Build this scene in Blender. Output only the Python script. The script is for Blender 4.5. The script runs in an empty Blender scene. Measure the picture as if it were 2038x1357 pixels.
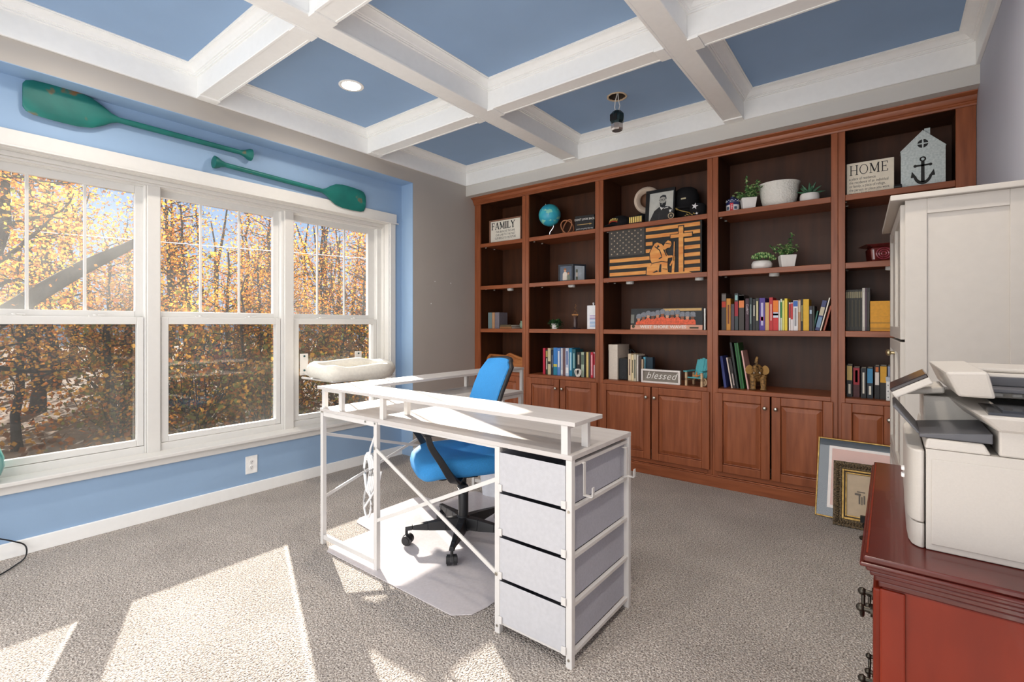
# A home office with a coffered blue ceiling, three tall windows and built-in cherry bookcases.
EXPO = 1.32
SUN_E = 15.0
SKY_LOW = (.20, .265, .35, 1); SKY_HIGH = (.11, .19, .35, 1); SKY_FILL = (1.5, 1.5, 1.5, 1)
LAMP_W = 26
import bpy, math, random
from mathutils import Vector, Matrix
PI = math.pi
random.seed(7)
SC = bpy.context.scene
COL = SC.collection
# ---------------------------------------------------------------- camera numbers (2038 x 1357 frame)
FPX, CX, HY, YAW, EYE = 968.4, 1019.0, 645.5, math.radians(37.84), 1.23
CA, SA = math.cos(YAW), math.sin(YAW)
def ray(x, y=HY):
    a = (x - CX) / FPX
    return (CA * a - SA, SA * a + CA, -(y - HY) / FPX)
def on_y(x, y, Y):
    r = ray(x, y); t = Y / r[1]
    return (r[0] * t, Y, EYE + r[2] * t)
def on_x(x, y, X):
    r = ray(x, y); t = X / r[0]
    return (X, r[1] * t, EYE + r[2] * t)
def px_x(x, Y): return on_y(x, HY, Y)[0]
# ---------------------------------------------------------------- materials
def lin(c):
    f = lambda u: u / 12.92 if u <= 0.04045 else ((u + 0.055) / 1.055) ** 2.4
    return tuple(f(v / 255.0) for v in c) + (1.0,)
_M = {}
def newmat(name):
    m = bpy.data.materials.new(name); m.use_nodes = True
    return m, m.node_tree.nodes, m.node_tree.links, m.node_tree.nodes['Principled BSDF']
def mat(name, rgb, rough=0.5, metal=0.0, spec=0.4, var=0.06, scale=30.0, bump=0.0, bscale=200.0, emit=0.0, stretch=None, rgb2=None, contrast=0.2, coat=0.0):
    """plain procedural surface: a base colour varied by noise, with optional grain stretch and bump"""
    if name in _M: return _M[name]
    m, N, L, P = newmat(name)
    P.inputs['Roughness'].default_value = rough
    P.inputs['Metallic'].default_value = metal
    P.inputs['Specular IOR Level'].default_value = spec
    P.inputs['Coat Weight'].default_value = coat
    tc = N.new('ShaderNodeTexCoord'); mp = N.new('ShaderNodeMapping')
    L.new(tc.outputs['Object'], mp.inputs['Vector'])
    if stretch: mp.inputs['Scale'].default_value = stretch
    nz = N.new('ShaderNodeTexNoise'); nz.inputs['Scale'].default_value = scale; nz.inputs['Detail'].default_value = 4
    L.new(mp.outputs['Vector'], nz.inputs['Vector'])
    c = lin(rgb)
    c1 = lin(rgb2) if rgb2 else tuple(min(1, v * (1 - var)) for v in c[:3]) + (1,)
    c2 = c if rgb2 else tuple(min(1, v * (1 + var)) for v in c[:3]) + (1,)
    rp = N.new('ShaderNodeValToRGB')
    rp.color_ramp.elements[0].position = 0.5 - contrast; rp.color_ramp.elements[0].color = c1
    rp.color_ramp.elements[1].position = 0.5 + contrast; rp.color_ramp.elements[1].color = c2
    L.new(nz.outputs['Fac'], rp.inputs['Fac']); L.new(rp.outputs['Color'], P.inputs['Base Color'])
    if bump:
        n2 = N.new('ShaderNodeTexNoise'); n2.inputs['Scale'].default_value = bscale; n2.inputs['Detail'].default_value = 3
        L.new(mp.outputs['Vector'], n2.inputs['Vector'])
        b = N.new('ShaderNodeBump'); b.inputs['Strength'].default_value = bump; b.inputs['Distance'].default_value = 0.004
        L.new(n2.outputs['Fac'], b.inputs['Height']); L.new(b.outputs['Normal'], P.inputs['Normal'])
    if emit:
        P.inputs['Emission Color'].default_value = c; P.inputs['Emission Strength'].default_value = emit
    _M[name] = m
    return m
def paint(rgb, rough=0.55, **k):
    return mat('paint_%d_%d_%d_%d' % (rgb[0], rgb[1], rgb[2], int(rough * 100)), rgb, rough, **k)
# ---------------------------------------------------------------- mesh builder
class MB:
    def __init__(s): s.v = []; s.f = []; s.m = []
    def add(s, vs, fs, m=0):
        o = len(s.v); s.v += [tuple(v) for v in vs]
        s.f += [tuple(i + o for i in f) for f in fs]; s.m += [m] * len(fs); return s
    def box(s, x0, x1, y0, y1, z0, z1, m=0):
        v = [(x, y, z) for z in (z0, z1) for y in (y0, y1) for x in (x0, x1)]
        return s.add(v, [(0, 2, 3, 1), (4, 5, 7, 6), (0, 1, 5, 4), (2, 6, 7, 3), (0, 4, 6, 2), (1, 3, 7, 5)], m)
    def hexa(s, b, t, m=0):
        """eight corners: b four of the bottom counter-clockwise, t four of the top"""
        return s.add(list(b) + list(t), [(3, 2, 1, 0), (4, 5, 6, 7), (0, 1, 5, 4), (1, 2, 6, 5), (2, 3, 7, 6), (3, 0, 4, 7)], m)
    def bar(s, p, q, w, h, m=0, up=(0, 0, 1)):
        p = Vector(p); q = Vector(q); d = (q - p).normalized(); u = Vector(up)
        if abs(d.dot(u)) > 0.98: u = Vector((0, 1, 0))
        a = d.cross(u).normalized() * (w / 2); b = a.cross(d).normalized() * (h / 2)
        c = [(-1, -1), (1, -1), (1, 1), (-1, 1)]
        vs = [p + a * i + b * j for i, j in c] + [q + a * i + b * j for i, j in c]
        return s.add(vs, [(3, 2, 1, 0), (4, 5, 6, 7), (0, 1, 5, 4), (1, 2, 6, 5), (2, 3, 7, 6), (3, 0, 4, 7)], m)
    def tube(s, pts, r, n=10, m=0, closed=False, caps=True):
        pts = [Vector(p) for p in pts]; k = len(pts); rs = r if isinstance(r, (list, tuple)) else [r] * k
        ref = None; rings = []
        for i, p in enumerate(pts):
            if closed: d = pts[(i + 1) % k] - pts[i - 1]
            else: d = pts[min(i + 1, k - 1)] - pts[max(i - 1, 0)]
            if d.length < 1e-9: d = Vector((0, 0, 1))
            d.normalize()
            if ref is None: ref = Vector((0, 0, 1)) if abs(d.z) < 0.9 else Vector((1, 0, 0))
            a = d.cross(ref)
            if a.length < 1e-6: a = d.cross(Vector((0, 1, 0)))
            a.normalize(); b = d.cross(a).normalized(); ref = b.cross(d) if False else ref
            rings.append([p + (a * math.cos(2 * PI * j / n) + b * math.sin(2 * PI * j / n)) * rs[i] for j in range(n)])
        vs = [v for R in rings for v in R]; fs = []
        for i in range(k if closed else k - 1):
            i2 = (i + 1) % k
            for j in range(n):
                j2 = (j + 1) % n
                fs.append((i * n + j, i2 * n + j, i2 * n + j2, i * n + j2))
        if not closed and caps:
            fs.append(tuple(range(n))); fs.append(tuple((k - 1) * n + j for j in range(n - 1, -1, -1)))
        return s.add(vs, fs, m)
    def cyl(s, p, q, r, r2=None, n=20, m=0):
        return s.tube([p, q], [r, r if r2 is None else r2], n, m)
    def lathe(s, prof, c=(0, 0, 0), n=28, m=0, sx=1.0, sy=1.0, caps=True):
        vs = [(c[0] + r * sx * math.cos(2 * PI * j / n), c[1] + r * sy * math.sin(2 * PI * j / n), c[2] + z) for r, z in prof for j in range(n)]
        fs = []
        for i in range(len(prof) - 1):
            for j in range(n):
                j2 = (j + 1) % n
                fs.append((i * n + j, i * n + j2, (i + 1) * n + j2, (i + 1) * n + j))
        if caps:
            fs.append(tuple(range(n - 1, -1, -1))); k = len(prof) - 1
            fs.append(tuple(k * n + j for j in range(n)))
        return s.add(vs, fs, m)
    def ball(s, c, r, m=0, n=18, k=10):
        r = (r, r, r) if not isinstance(r, (tuple, list)) else r
        vs = [(c[0], c[1], c[2] - r[2])]
        for i in range(1, k):
            t = -PI / 2 + PI * i / k
            vs += [(c[0] + r[0] * math.cos(t) * math.cos(2 * PI * j / n), c[1] + r[1] * math.cos(t) * math.sin(2 * PI * j / n), c[2] + r[2] * math.sin(t)) for j in range(n)]
        vs.append((c[0], c[1], c[2] + r[2])); fs = []
        for j in range(n): fs.append((0, 1 + (j + 1) % n, 1 + j))
        for i in range(k - 2):
            for j in range(n):
                a = 1 + i * n; j2 = (j + 1) % n
                fs.append((a + j, a + j2, a + n + j2, a + n + j))
        e = len(vs) - 1; a = 1 + (k - 2) * n
        for j in range(n): fs.append((e, a + j, a + (j + 1) % n))
        return s.add(vs, fs, m)
    def prism(s, poly, o, u, w, n, d, m=0):
        """polygon in the plane (o,u,w), pushed along n by d"""
        o, u, w, n = Vector(o), Vector(u), Vector(w), Vector(n)
        k = len(poly)
        a = [o + u * p[0] + w * p[1] for p in poly]; b = [p + n * d for p in a]
        fs = [tuple(range(k)), tuple(range(2 * k - 1, k - 1, -1))] + [(i, i + k, (i + 1) % k + k, (i + 1) % k) for i in range(k)]
        return s.add(a + b, fs, m)
    def face(s, poly, y0, y1, m=0):
        """outline in x,z pushed from y0 to y1"""
        return s.prism(poly, (0, y0, 0), (1, 0, 0), (0, 0, 1), (0, 1, 0), y1 - y0, m)
    def moved(s, M):
        s.v = [tuple(M @ Vector(v)) for v in s.v]; return s
    def build(s, name, mats, parent=None, loc=(0, 0, 0), smooth=None, bevel=0.0, seg=2, rz=0.0, subsurf=0):
        me = bpy.data.meshes.new(name); me.from_pydata(s.v, [], s.f)
        mats = mats if isinstance(mats, (list, tuple)) else [mats]
        for q in mats: me.materials.append(q)
        if len(mats) > 1: me.polygons.foreach_set('material_index', s.m)
        me.validate(); 
        import bmesh
        b = bmesh.new(); b.from_mesh(me); bmesh.ops.recalc_face_normals(b, faces=b.faces); b.to_mesh(me); b.free()
        me.update()
        if smooth:
            me.polygons.foreach_set('use_smooth', [True] * len(me.polygons))
            me.set_sharp_from_angle(angle=math.radians(smooth if smooth is not True else 40))
        o = bpy.data.objects.new(name, me); COL.objects.link(o)
        o.location = loc; o.rotation_euler = (0, 0, rz)
        if parent: o.parent = parent
        if bevel:
            md = o.modifiers.new('edge', 'BEVEL'); md.width = bevel; md.segments = seg; md.limit_method = 'ANGLE'; md.angle_limit = math.radians(40)
        if subsurf:
            md = o.modifiers.new('round', 'SUBSURF'); md.levels = subsurf; md.render_levels = subsurf
        return o
def smooth_path(pts, k=6):
    """a rounded line through the given points"""
    P = [Vector(p) for p in pts]; out = []
    for i in range(len(P) - 1):
        a, b, c, d = P[max(i - 1, 0)], P[i], P[i + 1], P[min(i + 2, len(P) - 1)]
        for j in range(k):
            t = j / k; out.append(.5 * ((2 * b) + (c - a) * t + (2 * a - 5 * b + 4 * c - d) * t * t + (3 * b - a - 3 * c + d) * t ** 3))
    return out + [P[-1]]
def sweep(mb, pts, ws, ts, side):
    """flat bar swept along points: ws widths across 'side', ts thicknesses"""
    P = [Vector(p) for p in pts]; s = Vector(side).normalized(); vs = []; n = len(P)
    for i, p in enumerate(P):
        d = (P[min(i + 1, n - 1)] - P[max(i - 1, 0)]).normalized(); t = d.cross(s).normalized(); a = t.cross(d).normalized()
        vs += [p + a * ws[i] / 2 + t * ts[i] / 2, p - a * ws[i] / 2 + t * ts[i] / 2, p - a * ws[i] / 2 - t * ts[i] / 2, p + a * ws[i] / 2 - t * ts[i] / 2]
    fs = [(i * 4 + j, i * 4 + (j + 1) % 4, i * 4 + 4 + (j + 1) % 4, i * 4 + 4 + j) for i in range(n - 1) for j in range(4)] + [(0, 1, 2, 3), tuple(4 * (n - 1) + j for j in (3, 2, 1, 0))]
    mb.add(vs, fs); return mb
def tag(o, label=None, cat=None, group=None, kind=None):
    if label: o['label'] = label
    if cat: o['category'] = cat
    if group: o['group'] = group
    if kind: o['kind'] = kind
    return o
def thing(name, label, cat, loc=(0, 0, 0), rz=0.0, group=None):
    o = bpy.data.objects.new(name, None); COL.objects.link(o)
    o.empty_display_size = 0.05; o.location = loc; o.rotation_euler = (0, 0, rz)
    return tag(o, label, cat, group)
def struct(o, label=None):
    return tag(o, label, None, None, 'structure')
def copy_tree(o, parent=None):
    c = o.copy(); COL.objects.link(c)
    if parent: c.parent = parent
    for ch in list(o.children): copy_tree(ch, c)
    return c
def lettering(body, size, m, parent, M, name='lettering', extrude=0.0004, shear=0.0, width=1.0, align='CENTER', off=0.0, space=1.0):
    """words set with the built-in typeface, turned into a mesh; M places the text plane (x right, y up)"""
    cu = bpy.data.curves.new(name, 'FONT'); cu.body = body; cu.size = size; cu.extrude = extrude; cu.shear = shear
    cu.align_x = align; cu.align_y = 'CENTER'; cu.offset = off; cu.space_character = space; cu.resolution_u = 3
    t = bpy.data.objects.new(name, cu); COL.objects.link(t)
    dg = bpy.context.evaluated_depsgraph_get()
    me = bpy.data.meshes.new_from_object(t.evaluated_get(dg))
    bpy.data.objects.remove(t); bpy.data.curves.remove(cu)
    me.transform(M @ Matrix.Diagonal((width, 1, 1, 1)))
    me.name = name
    me.materials.clear(); me.materials.append(m)
    o = bpy.data.objects.new(name, me); COL.objects.link(o); o.parent = parent
    return o
def front(x, y, z):      # text plane facing -Y
    return Matrix.Translation((x, y, z)) @ Matrix.Rotation(PI / 2, 4, 'X')
def spine(x, y, z):      # reads downward on a spine facing -Y
    return front(x, y, z) @ Matrix.Rotation(-PI / 2, 4, 'Z')
# stroke letters with serifs (unit height, width w): list of (x0,y0,x1,y1,thickness)
def serif_word(mb, word, x, z, h, y0, y1, gap=0.12, squeeze=1.0, th=0.11, m=0):
    G = {'F': (0.62, [(.14, 0, .14, 1, 1), (.02, .97, .6, .97, .55), (.14, .52, .45, .52, .5), (0, .03, .3, .03, .5), (.58, .8, .58, .97, .5), (.45, .42, .45, .62, .4)]),
         'A': (0.82, [(.1, 0, .41, 1, .5), (.41, 1, .72, 0, 1.1), (.22, .35, .6, .35, .45), (0, .03, .22, .03, .5), (.6, .03, .84, .03, .5)]),
         'M': (1.0, [(.14, 0, .14, 1, .5), (.14, 1, .5, .12, 1.1), (.5, .12, .86, 1, .5), (.86, 0, .86, 1, 1.1), (0, .03, .28, .03, .5), (.72, .03, 1, .03, .5), (.02, .97, .2, .97, .5), (.8, .97, .98, .97, .5)]),
         'I': (0.3, [(.15, 0, .15, 1, 1.1), (0, .03, .3, .03, .5), (0, .97, .3, .97, .5)]),
         'L': (0.62, [(.14, 0, .14, 1, 1.1), (.02, .03, .6, .03, .5), (0, .97, .3, .97, .5), (.59, .03, .59, .24, .5)]),
         'Y': (0.78, [(.1, 1, .4, .48, 1.1), (.7, 1, .4, .48, .5), (.4, 0, .4, .5, 1.1), (.25, .03, .55, .03, .5), (0, .97, .24, .97, .5), (.58, .97, .8, .97, .5)]),
         'H': (0.86, [(.14, 0, .14, 1, .8), (.72, 0, .72, 1, .8), (.14, .5, .72, .5, .5), (0, .03, .28, .03, .5), (.58, .03, .86, .03, .5), (0, .97, .28, .97, .5), (.58, .97, .86, .97, .5)]),
         'E': (0.66, [(.14, 0, .14, 1, .8), (.02, .97, .62, .97, .5), (.02, .03, .64, .03, .5), (.14, .52, .48, .52, .5), (.61, .78, .61, .97, .5), (.63, .03, .63, .24, .5), (.48, .42, .48, .62, .4)]),
         'O': (0.86, 'ring')}
    for ch in word:
        w, st = G[ch]
        if st == 'ring':
            n = 28; cx, rx = .43, .4
            for i in range(n):
                a, b = 2 * PI * i / n, 2 * PI * (i + 1) / n
                mb.bar((x + (cx + rx * math.cos(a)) * h * squeeze, (y0 + y1) / 2, z + (.5 + .48 * math.sin(a)) * h),
                       (x + (cx + rx * math.cos(b)) * h * squeeze, (y0 + y1) / 2, z + (.5 + .48 * math.sin(b)) * h), y1 - y0, th * h * (.5 + .35 * abs(math.cos((a + b) / 2))), m, up=(0, 1, 0)) if False else \
                mb.face([(x + (cx + rx * k * math.cos(t)) * h * squeeze, z + (.5 + .5 * k2 * math.sin(t)) * h) for t, k, k2 in ((a, 1.05, 1), (b, 1.05, 1), (b, .84, .9), (a, .84, .9))], y0, y1, m)
        else:
            for x0, z0, x1, z1, t in st:
                d = Vector(((x1 - x0) * squeeze, z1 - z0)); d.normalize(); p = Vector((-d.y, d.x)) * (t * th / 2)
                P = [(x0 * squeeze + p.x, z0 + p.y), (x0 * squeeze - p.x, z0 - p.y), (x1 * squeeze - p.x, z1 - p.y), (x1 * squeeze + p.x, z1 + p.y)]
                mb.face([(x + a * h, z + b * h) for a, b in P], y0, y1, m)
        x += (w + gap) * h * squeeze
    return x
# ================================================================ materials of the place
WHITE = paint((238, 237, 234), 0.45, var=0.02)
TRIMW = paint((240, 240, 238), 0.38, var=0.015)
VINYL = paint((214, 213, 210), 0.32, var=0.015)
CASING = paint((212, 210, 206), 0.4, var=0.015)
GREYB = mat('grey_paint_lit_soffit', (204, 201, 195), 0.6, var=0.02, scale=3, bump=0.05, bscale=350)  # the grey wall paint again, lightened to carry the light on the soffit
BLUE = mat('blue_wall_paint', (143, 170, 200), 0.6, var=0.03, scale=3, bump=0.05, bscale=350)
BLUEC = mat('blue_ceiling_paint', (142, 170, 204), 0.7, var=0.03, scale=3, bump=0.05, bscale=350)
GREY = mat('grey_wall_paint', (178, 172, 165), 0.6, var=0.02, scale=3, bump=0.05, bscale=350)
GREYR = mat('cool_grey_wall_paint', (186, 188, 200), 0.6, var=0.02, scale=3, bump=0.05, bscale=350)
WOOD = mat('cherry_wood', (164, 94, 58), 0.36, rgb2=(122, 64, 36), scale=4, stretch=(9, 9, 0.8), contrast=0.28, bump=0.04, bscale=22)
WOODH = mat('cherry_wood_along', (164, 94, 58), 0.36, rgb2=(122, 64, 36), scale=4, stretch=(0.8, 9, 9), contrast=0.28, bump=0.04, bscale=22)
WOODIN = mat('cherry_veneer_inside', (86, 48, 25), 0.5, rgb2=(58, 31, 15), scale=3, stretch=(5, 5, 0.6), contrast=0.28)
PEWTER = mat('brushed_nickel', (196, 192, 182), 0.28, metal=1.0)
BLACK = paint((22, 22, 24), 0.45)
DARK = paint((40, 41, 44), 0.5)

def carpet_material():
    m, N, L, P = newmat('speckled_carpet')
    tc = N.new('ShaderNodeTexCoord')
    def noise(sc, det=2):
        n = N.new('ShaderNodeTexNoise'); n.inputs['Scale'].default_value = sc; n.inputs['Detail'].default_value = det
        L.new(tc.outputs['Object'], n.inputs['Vector']); return n
    n1 = noise(150, 3)
    rp = N.new('ShaderNodeValToRGB'); e = rp.color_ramp.elements
    e[0].position = 0.30; e[0].color = lin((84, 72, 64)); e[1].position = 0.63; e[1].color = lin((246, 238, 230))
    q = e.new(0.41); q.color = lin((168, 156, 147)); q = e.new(0.52); q.color = lin((208, 197, 188))
    L.new(n1.outputs['Fac'], rp.inputs['Fac'])
    n2 = noise(2.2, 3)
    r2 = N.new('ShaderNodeValToRGB'); r2.color_ramp.elements[0].color = (0.86, 0.85, 0.84, 1); r2.color_ramp.elements[1].color = (1.06, 1.05, 1.04, 1)
    r2.color_ramp.elements[0].position = .35; r2.color_ramp.elements[1].position = .65
    L.new(n2.outputs['Fac'], r2.inputs['Fac'])
    mx = N.new('ShaderNodeMix'); mx.data_type = 'RGBA'; mx.blend_type = 'MULTIPLY'; mx.inputs['Factor'].default_value = 1
    L.new(rp.outputs['Color'], mx.inputs['A']); L.new(r2.outputs['Color'], mx.inputs['B'])
    L.new(mx.outputs['Result'], P.inputs['Base Color'])
    P.inputs['Roughness'].default_value = 0.95; P.inputs['Specular IOR Level'].default_value = 0.08
    P.inputs['Sheen Weight'].default_value = 0.25
    vo = N.new('ShaderNodeTexVoronoi'); vo.inputs['Scale'].default_value = 130; L.new(tc.outputs['Object'], vo.inputs['Vector'])
    n3 = noise(190, 2)
    ad = N.new('ShaderNodeMath'); ad.operation = 'SUBTRACT'; L.new(n3.outputs['Fac'], ad.inputs[0]); L.new(vo.outputs['Distance'], ad.inputs[1])
    b = N.new('ShaderNodeBump'); b.inputs['Strength'].default_value = 1.0; b.inputs['Distance'].default_value = 0.014
    L.new(ad.outputs[0], b.inputs['Height']); L.new(b.outputs['Normal'], P.inputs['Normal'])
    return m
CARPET = carpet_material()

def glass_material(name, haze=0.0, tint=(1, 1, 1), gloss=0.05):
    """clear pane: transparent with a little mirror reflection and, where the pane is dusty, a thin scattering film"""
    m = bpy.data.materials.new(name); m.use_nodes = True; N = m.node_tree.nodes; L = m.node_tree.links
    N.remove(N['Principled BSDF']); out = N['Material Output']
    tr = N.new('ShaderNodeBsdfTransparent'); tr.inputs['Color'].default_value = (*tint, 1)
    gl = N.new('ShaderNodeBsdfGlossy'); gl.inputs['Roughness'].default_value = 0.02
    mx = N.new('ShaderNodeMixShader'); mx.inputs['Fac'].default_value = gloss
    L.new(tr.outputs[0], mx.inputs[1]); L.new(gl.outputs[0], mx.inputs[2])
    last = mx
    if haze:
        tl = N.new('ShaderNodeBsdfTranslucent'); tl.inputs['Color'].default_value = (0.9, 0.92, 0.9, 1)
        tc = N.new('ShaderNodeTexCoord'); nz = N.new('ShaderNodeTexNoise'); nz.inputs['Scale'].default_value = 1.6; nz.inputs['Detail'].default_value = 5
        L.new(tc.outputs['Object'], nz.inputs['Vector'])
        mr = N.new('ShaderNodeMapRange'); mr.inputs['From Min'].default_value = .35; mr.inputs['From Max'].default_value = .7
        mr.inputs['To Min'].default_value = haze * 0.3; mr.inputs['To Max'].default_value = haze
        L.new(nz.outputs['Fac'], mr.inputs['Value'])
        m2 = N.new('ShaderNodeMixShader'); L.new(mr.outputs[0], m2.inputs['Fac'])
        L.new(mx.outputs[0], m2.inputs[1]); L.new(tl.outputs[0], m2.inputs[2]); last = m2
    L.new(last.outputs[0], out.inputs['Surface'])
    return m
GLASS = glass_material('window_glass', 0.014, gloss=0.02)
GLASSD = glass_material('dusty_window_glass', 0.03)
PICGLASS = glass_material('picture_glass', 0, gloss=0.03)
SCREEN = glass_material('insect_screen_mesh', 0, tint=(0.62, 0.62, 0.62), gloss=0.01)

# ================================================================ room shell
XG, XA, YC, YC0, XR, YW, YS, YREAR = -3.505, -3.665, 3.01, -0.04, 0.395, 4.30, 3.726, -1.3
ZH, ZS, ZF, ZC = 2.548, 2.568, 2.672, 2.85      # alcove head, soffit, lowest edge of the fascia, ceiling
XF = -3.79                                       # window sashes
b = MB(); b.box(-4.0, XR + 0.2, YREAR - 0.15, YW + 0.1, -0.12, 0.0); struct(b.build('floor', CARPET))
# left wall: grey beside and above the window alcove
b = MB()
b.box(-4.0, XG, YC, YW, 0, 3.0); b.box(-4.0, XG, YREAR, YC0, 0, 3.0); b.box(-4.0, XG, YC0, YC, ZH, 3.0)
struct(b.build('wall_left', GREY))
# blue alcove lining and window wall with its opening
OY0, OY1, OZ0, OZ1 = 0.14, 2.863, 0.385, 2.165
b = MB()
b.box(-4.0, XG + 0.001, YC - 0.004, YC - 0.0005, 0, ZH - 0.004); b.box(-4.0, XG + 0.001, YC0 + 0.0005, YC0 + 0.004, 0, ZH - 0.004)
b.box(-4.0, XG + 0.001, YC0 + .0005, YC - .0005, ZH - 0.004, ZH - 0.0005)
b.box(-3.95, XA, YC0 + .004, OY0, 0, ZH - .004); b.box(-3.95, XA, OY1, YC - .004, 0, ZH - .004)
b.box(-3.95, XA, OY0, OY1, 0, OZ0); b.box(-3.95, XA, OY0, OY1, OZ1, ZH - .004)
struct(b.build('wall_window_alcove', BLUE))
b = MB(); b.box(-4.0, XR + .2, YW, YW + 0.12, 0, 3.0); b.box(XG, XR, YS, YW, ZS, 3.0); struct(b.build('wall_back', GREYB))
b = MB(); b.box(XR, XR + 0.15, YREAR, YW, 0, 3.0); struct(b.build('wall_right', GREYR))
# rear wall behind the viewer: an unseen opening made wide to let in fill light
b = MB(); b.box(-4.0, -3.25, YREAR - .12, YREAR, 0, 3.0); b.box(0.28, XR + .2, YREAR - .12, YREAR, 0, 3.0); b.box(-3.25, 0.28, YREAR - .12, YREAR, 2.62, 3.0)
struct(b.build('wall_rear', GREY))
# baseboards
b = MB(); b.box(XA, XA + .015, YC0 + .004, YC - .004, 0, .082); struct(b.build('baseboard_window', TRIMW, bevel=.003))
b = MB(); b.box(XG, XG + .015, YC + .001, 3.84, 0, .082); b.box(XG, XG + .015, YREAR, YC0 - .001, 0, .082); struct(b.build('baseboard_left', TRIMW, bevel=.003))
b = MB(); b.box(XR - .015, XR, YREAR, 3.84, 0, .082); struct(b.build('baseboard_right', TRIMW, bevel=.003))
# ---------------------------------------------------------------- coffered ceiling
HX, HY2, HR = -1.533, 3.19, 0.062               # open cut-out for a ceiling light
b = MB(); q = 0.1; Z1 = ZC + .02
b.box(-4, HX - q, YREAR, YW, ZC, Z1); b.box(HX + q, XR + .1, YREAR, YW, ZC, Z1)
b.box(HX - q, HX + q, YREAR, HY2 - q, ZC, Z1); b.box(HX - q, HX + q, HY2 + q, YW, ZC, Z1)
n = 40; vs = []; fs = []
for i in range(n):
    t = 2 * PI * i / n; k = q / max(abs(math.cos(t)), abs(math.sin(t)))
    vs += [(HX + k * math.cos(t), HY2 + k * math.sin(t), ZC), (HX + HR * math.cos(t), HY2 + HR * math.sin(t), ZC), (HX + HR * math.cos(t), HY2 + HR * math.sin(t), Z1)]
for i in range(n):
    a, c = 3 * i, 3 * ((i + 1) % n)
    fs += [(a, c, c + 1, a + 1), (a + 1, c + 1, c + 2, a + 2)]
b.add(vs, fs)
struct(b.build('ceiling', BLUEC))
b = MB(); b.box(-4.0, XR + .15, YREAR - .12, YW + .12, 3.0, 3.1); struct(b.build('ceiling_slab', WHITE))
BX = [(-2.275, -2.152), (-0.935, -0.815)]; BY = [(-0.06, 0.05), (1.218, 1.33), (2.50, 2.612)]
def beam(x0, x1, y0, y1, along):
    b = MB(); e = .011
    b.box(x0, x1, y0, y1, 2.692, ZC)
    if along == 'y':
        b.box(x0 - .004, x1 + .004, y0 + .055, y1 - .055, 2.680, 2.692); b.box(x0 - .004, x0 + e, y0 + .055, y1 - .055, 2.677, 2.6805); b.box(x1 - e, x1 + .004, y0 + .055, y1 - .055, 2.677, 2.6805)
        for a, c in ((y0, y0 + .055), (y1 - .055, y1)): b.box(x0 - .004, x1 + .004, a, c, 2.671, 2.692)
    else:
        b.box(x0 + .055, x1 - .055, y0 - .004, y1 + .004, 2.680, 2.692); b.box(x0 + .055, x1 - .055, y0 - .004, y0 + e, 2.677, 2.6805); b.box(x0 + .055, x1 - .055, y1 - e, y1 + .004, 2.677, 2.6805)
        for a, c in ((x0, x0 + .055), (x1 - .055, x1)): b.box(a, c, y0 - .004, y1 + .004, 2.671, 2.692)
    return struct(b.build('ceiling_beam', TRIMW, bevel=.0015, seg=1))
FT = .018
xs = [XG + FT, BX[0][0], BX[0][1], BX[1][0], BX[1][1], XR - FT]
ys = [YREAR + FT, BY[0][0], BY[0][1], BY[1][0], BY[1][1], BY[2][0], BY[2][1], YS - FT]
for x0, x1 in BX: beam(x0, x1, YREAR + FT, YS - FT, 'y')
for y0, y1 in BY:
    for i in (0, 2, 4): beam(xs[i], xs[i + 1], y0, y1, 'x')
b = MB()
b.box(XG, XG + FT, YREAR, YS, ZF, ZC); b.box(XR - FT, XR, YREAR, YS, ZF, ZC); b.box(XG + FT, XR - FT, YS - FT, YS, ZF, ZC); b.box(XG + FT, XR - FT, YREAR, YREAR + FT, ZF, ZC)
struct(b.build('trim_1', TRIMW, bevel=.002, seg=1))
PROF = [(0, 2.800), (.011, 2.800), (.011, 2.807), (.018, 2.8085), (.019, 2.8125), (.027, 2.814), (.033, 2.821), (.045, 2.832), (.058, 2.8385), (.068, 2.8405), (.068, 2.8445), (.076, 2.8455), (.076, ZC + .004), (0, ZC + .004)]
k = 2
for i in (0, 2, 4):
    for j in (0, 2, 4, 6):
        x0, x1, y0, y1 = xs[i], xs[i + 1], ys[j], ys[j + 1]
        b = MB(); vs = []; fs = []
        for p, z in PROF: vs += [(x0 + p, y0 + p, z), (x1 - p, y0 + p, z), (x1 - p, y1 - p, z), (x0 + p, y1 - p, z)]
        nP = len(PROF)
        for a in range(nP):
            a2 = (a + 1) % nP
            for c in range(4): fs.append((a * 4 + c, a * 4 + (c + 1) % 4, a2 * 4 + (c + 1) % 4, a2 * 4 + c))
        b.add(vs, fs); struct(b.build('trim_%d' % k, TRIMW, smooth=28)); k += 1
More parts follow.
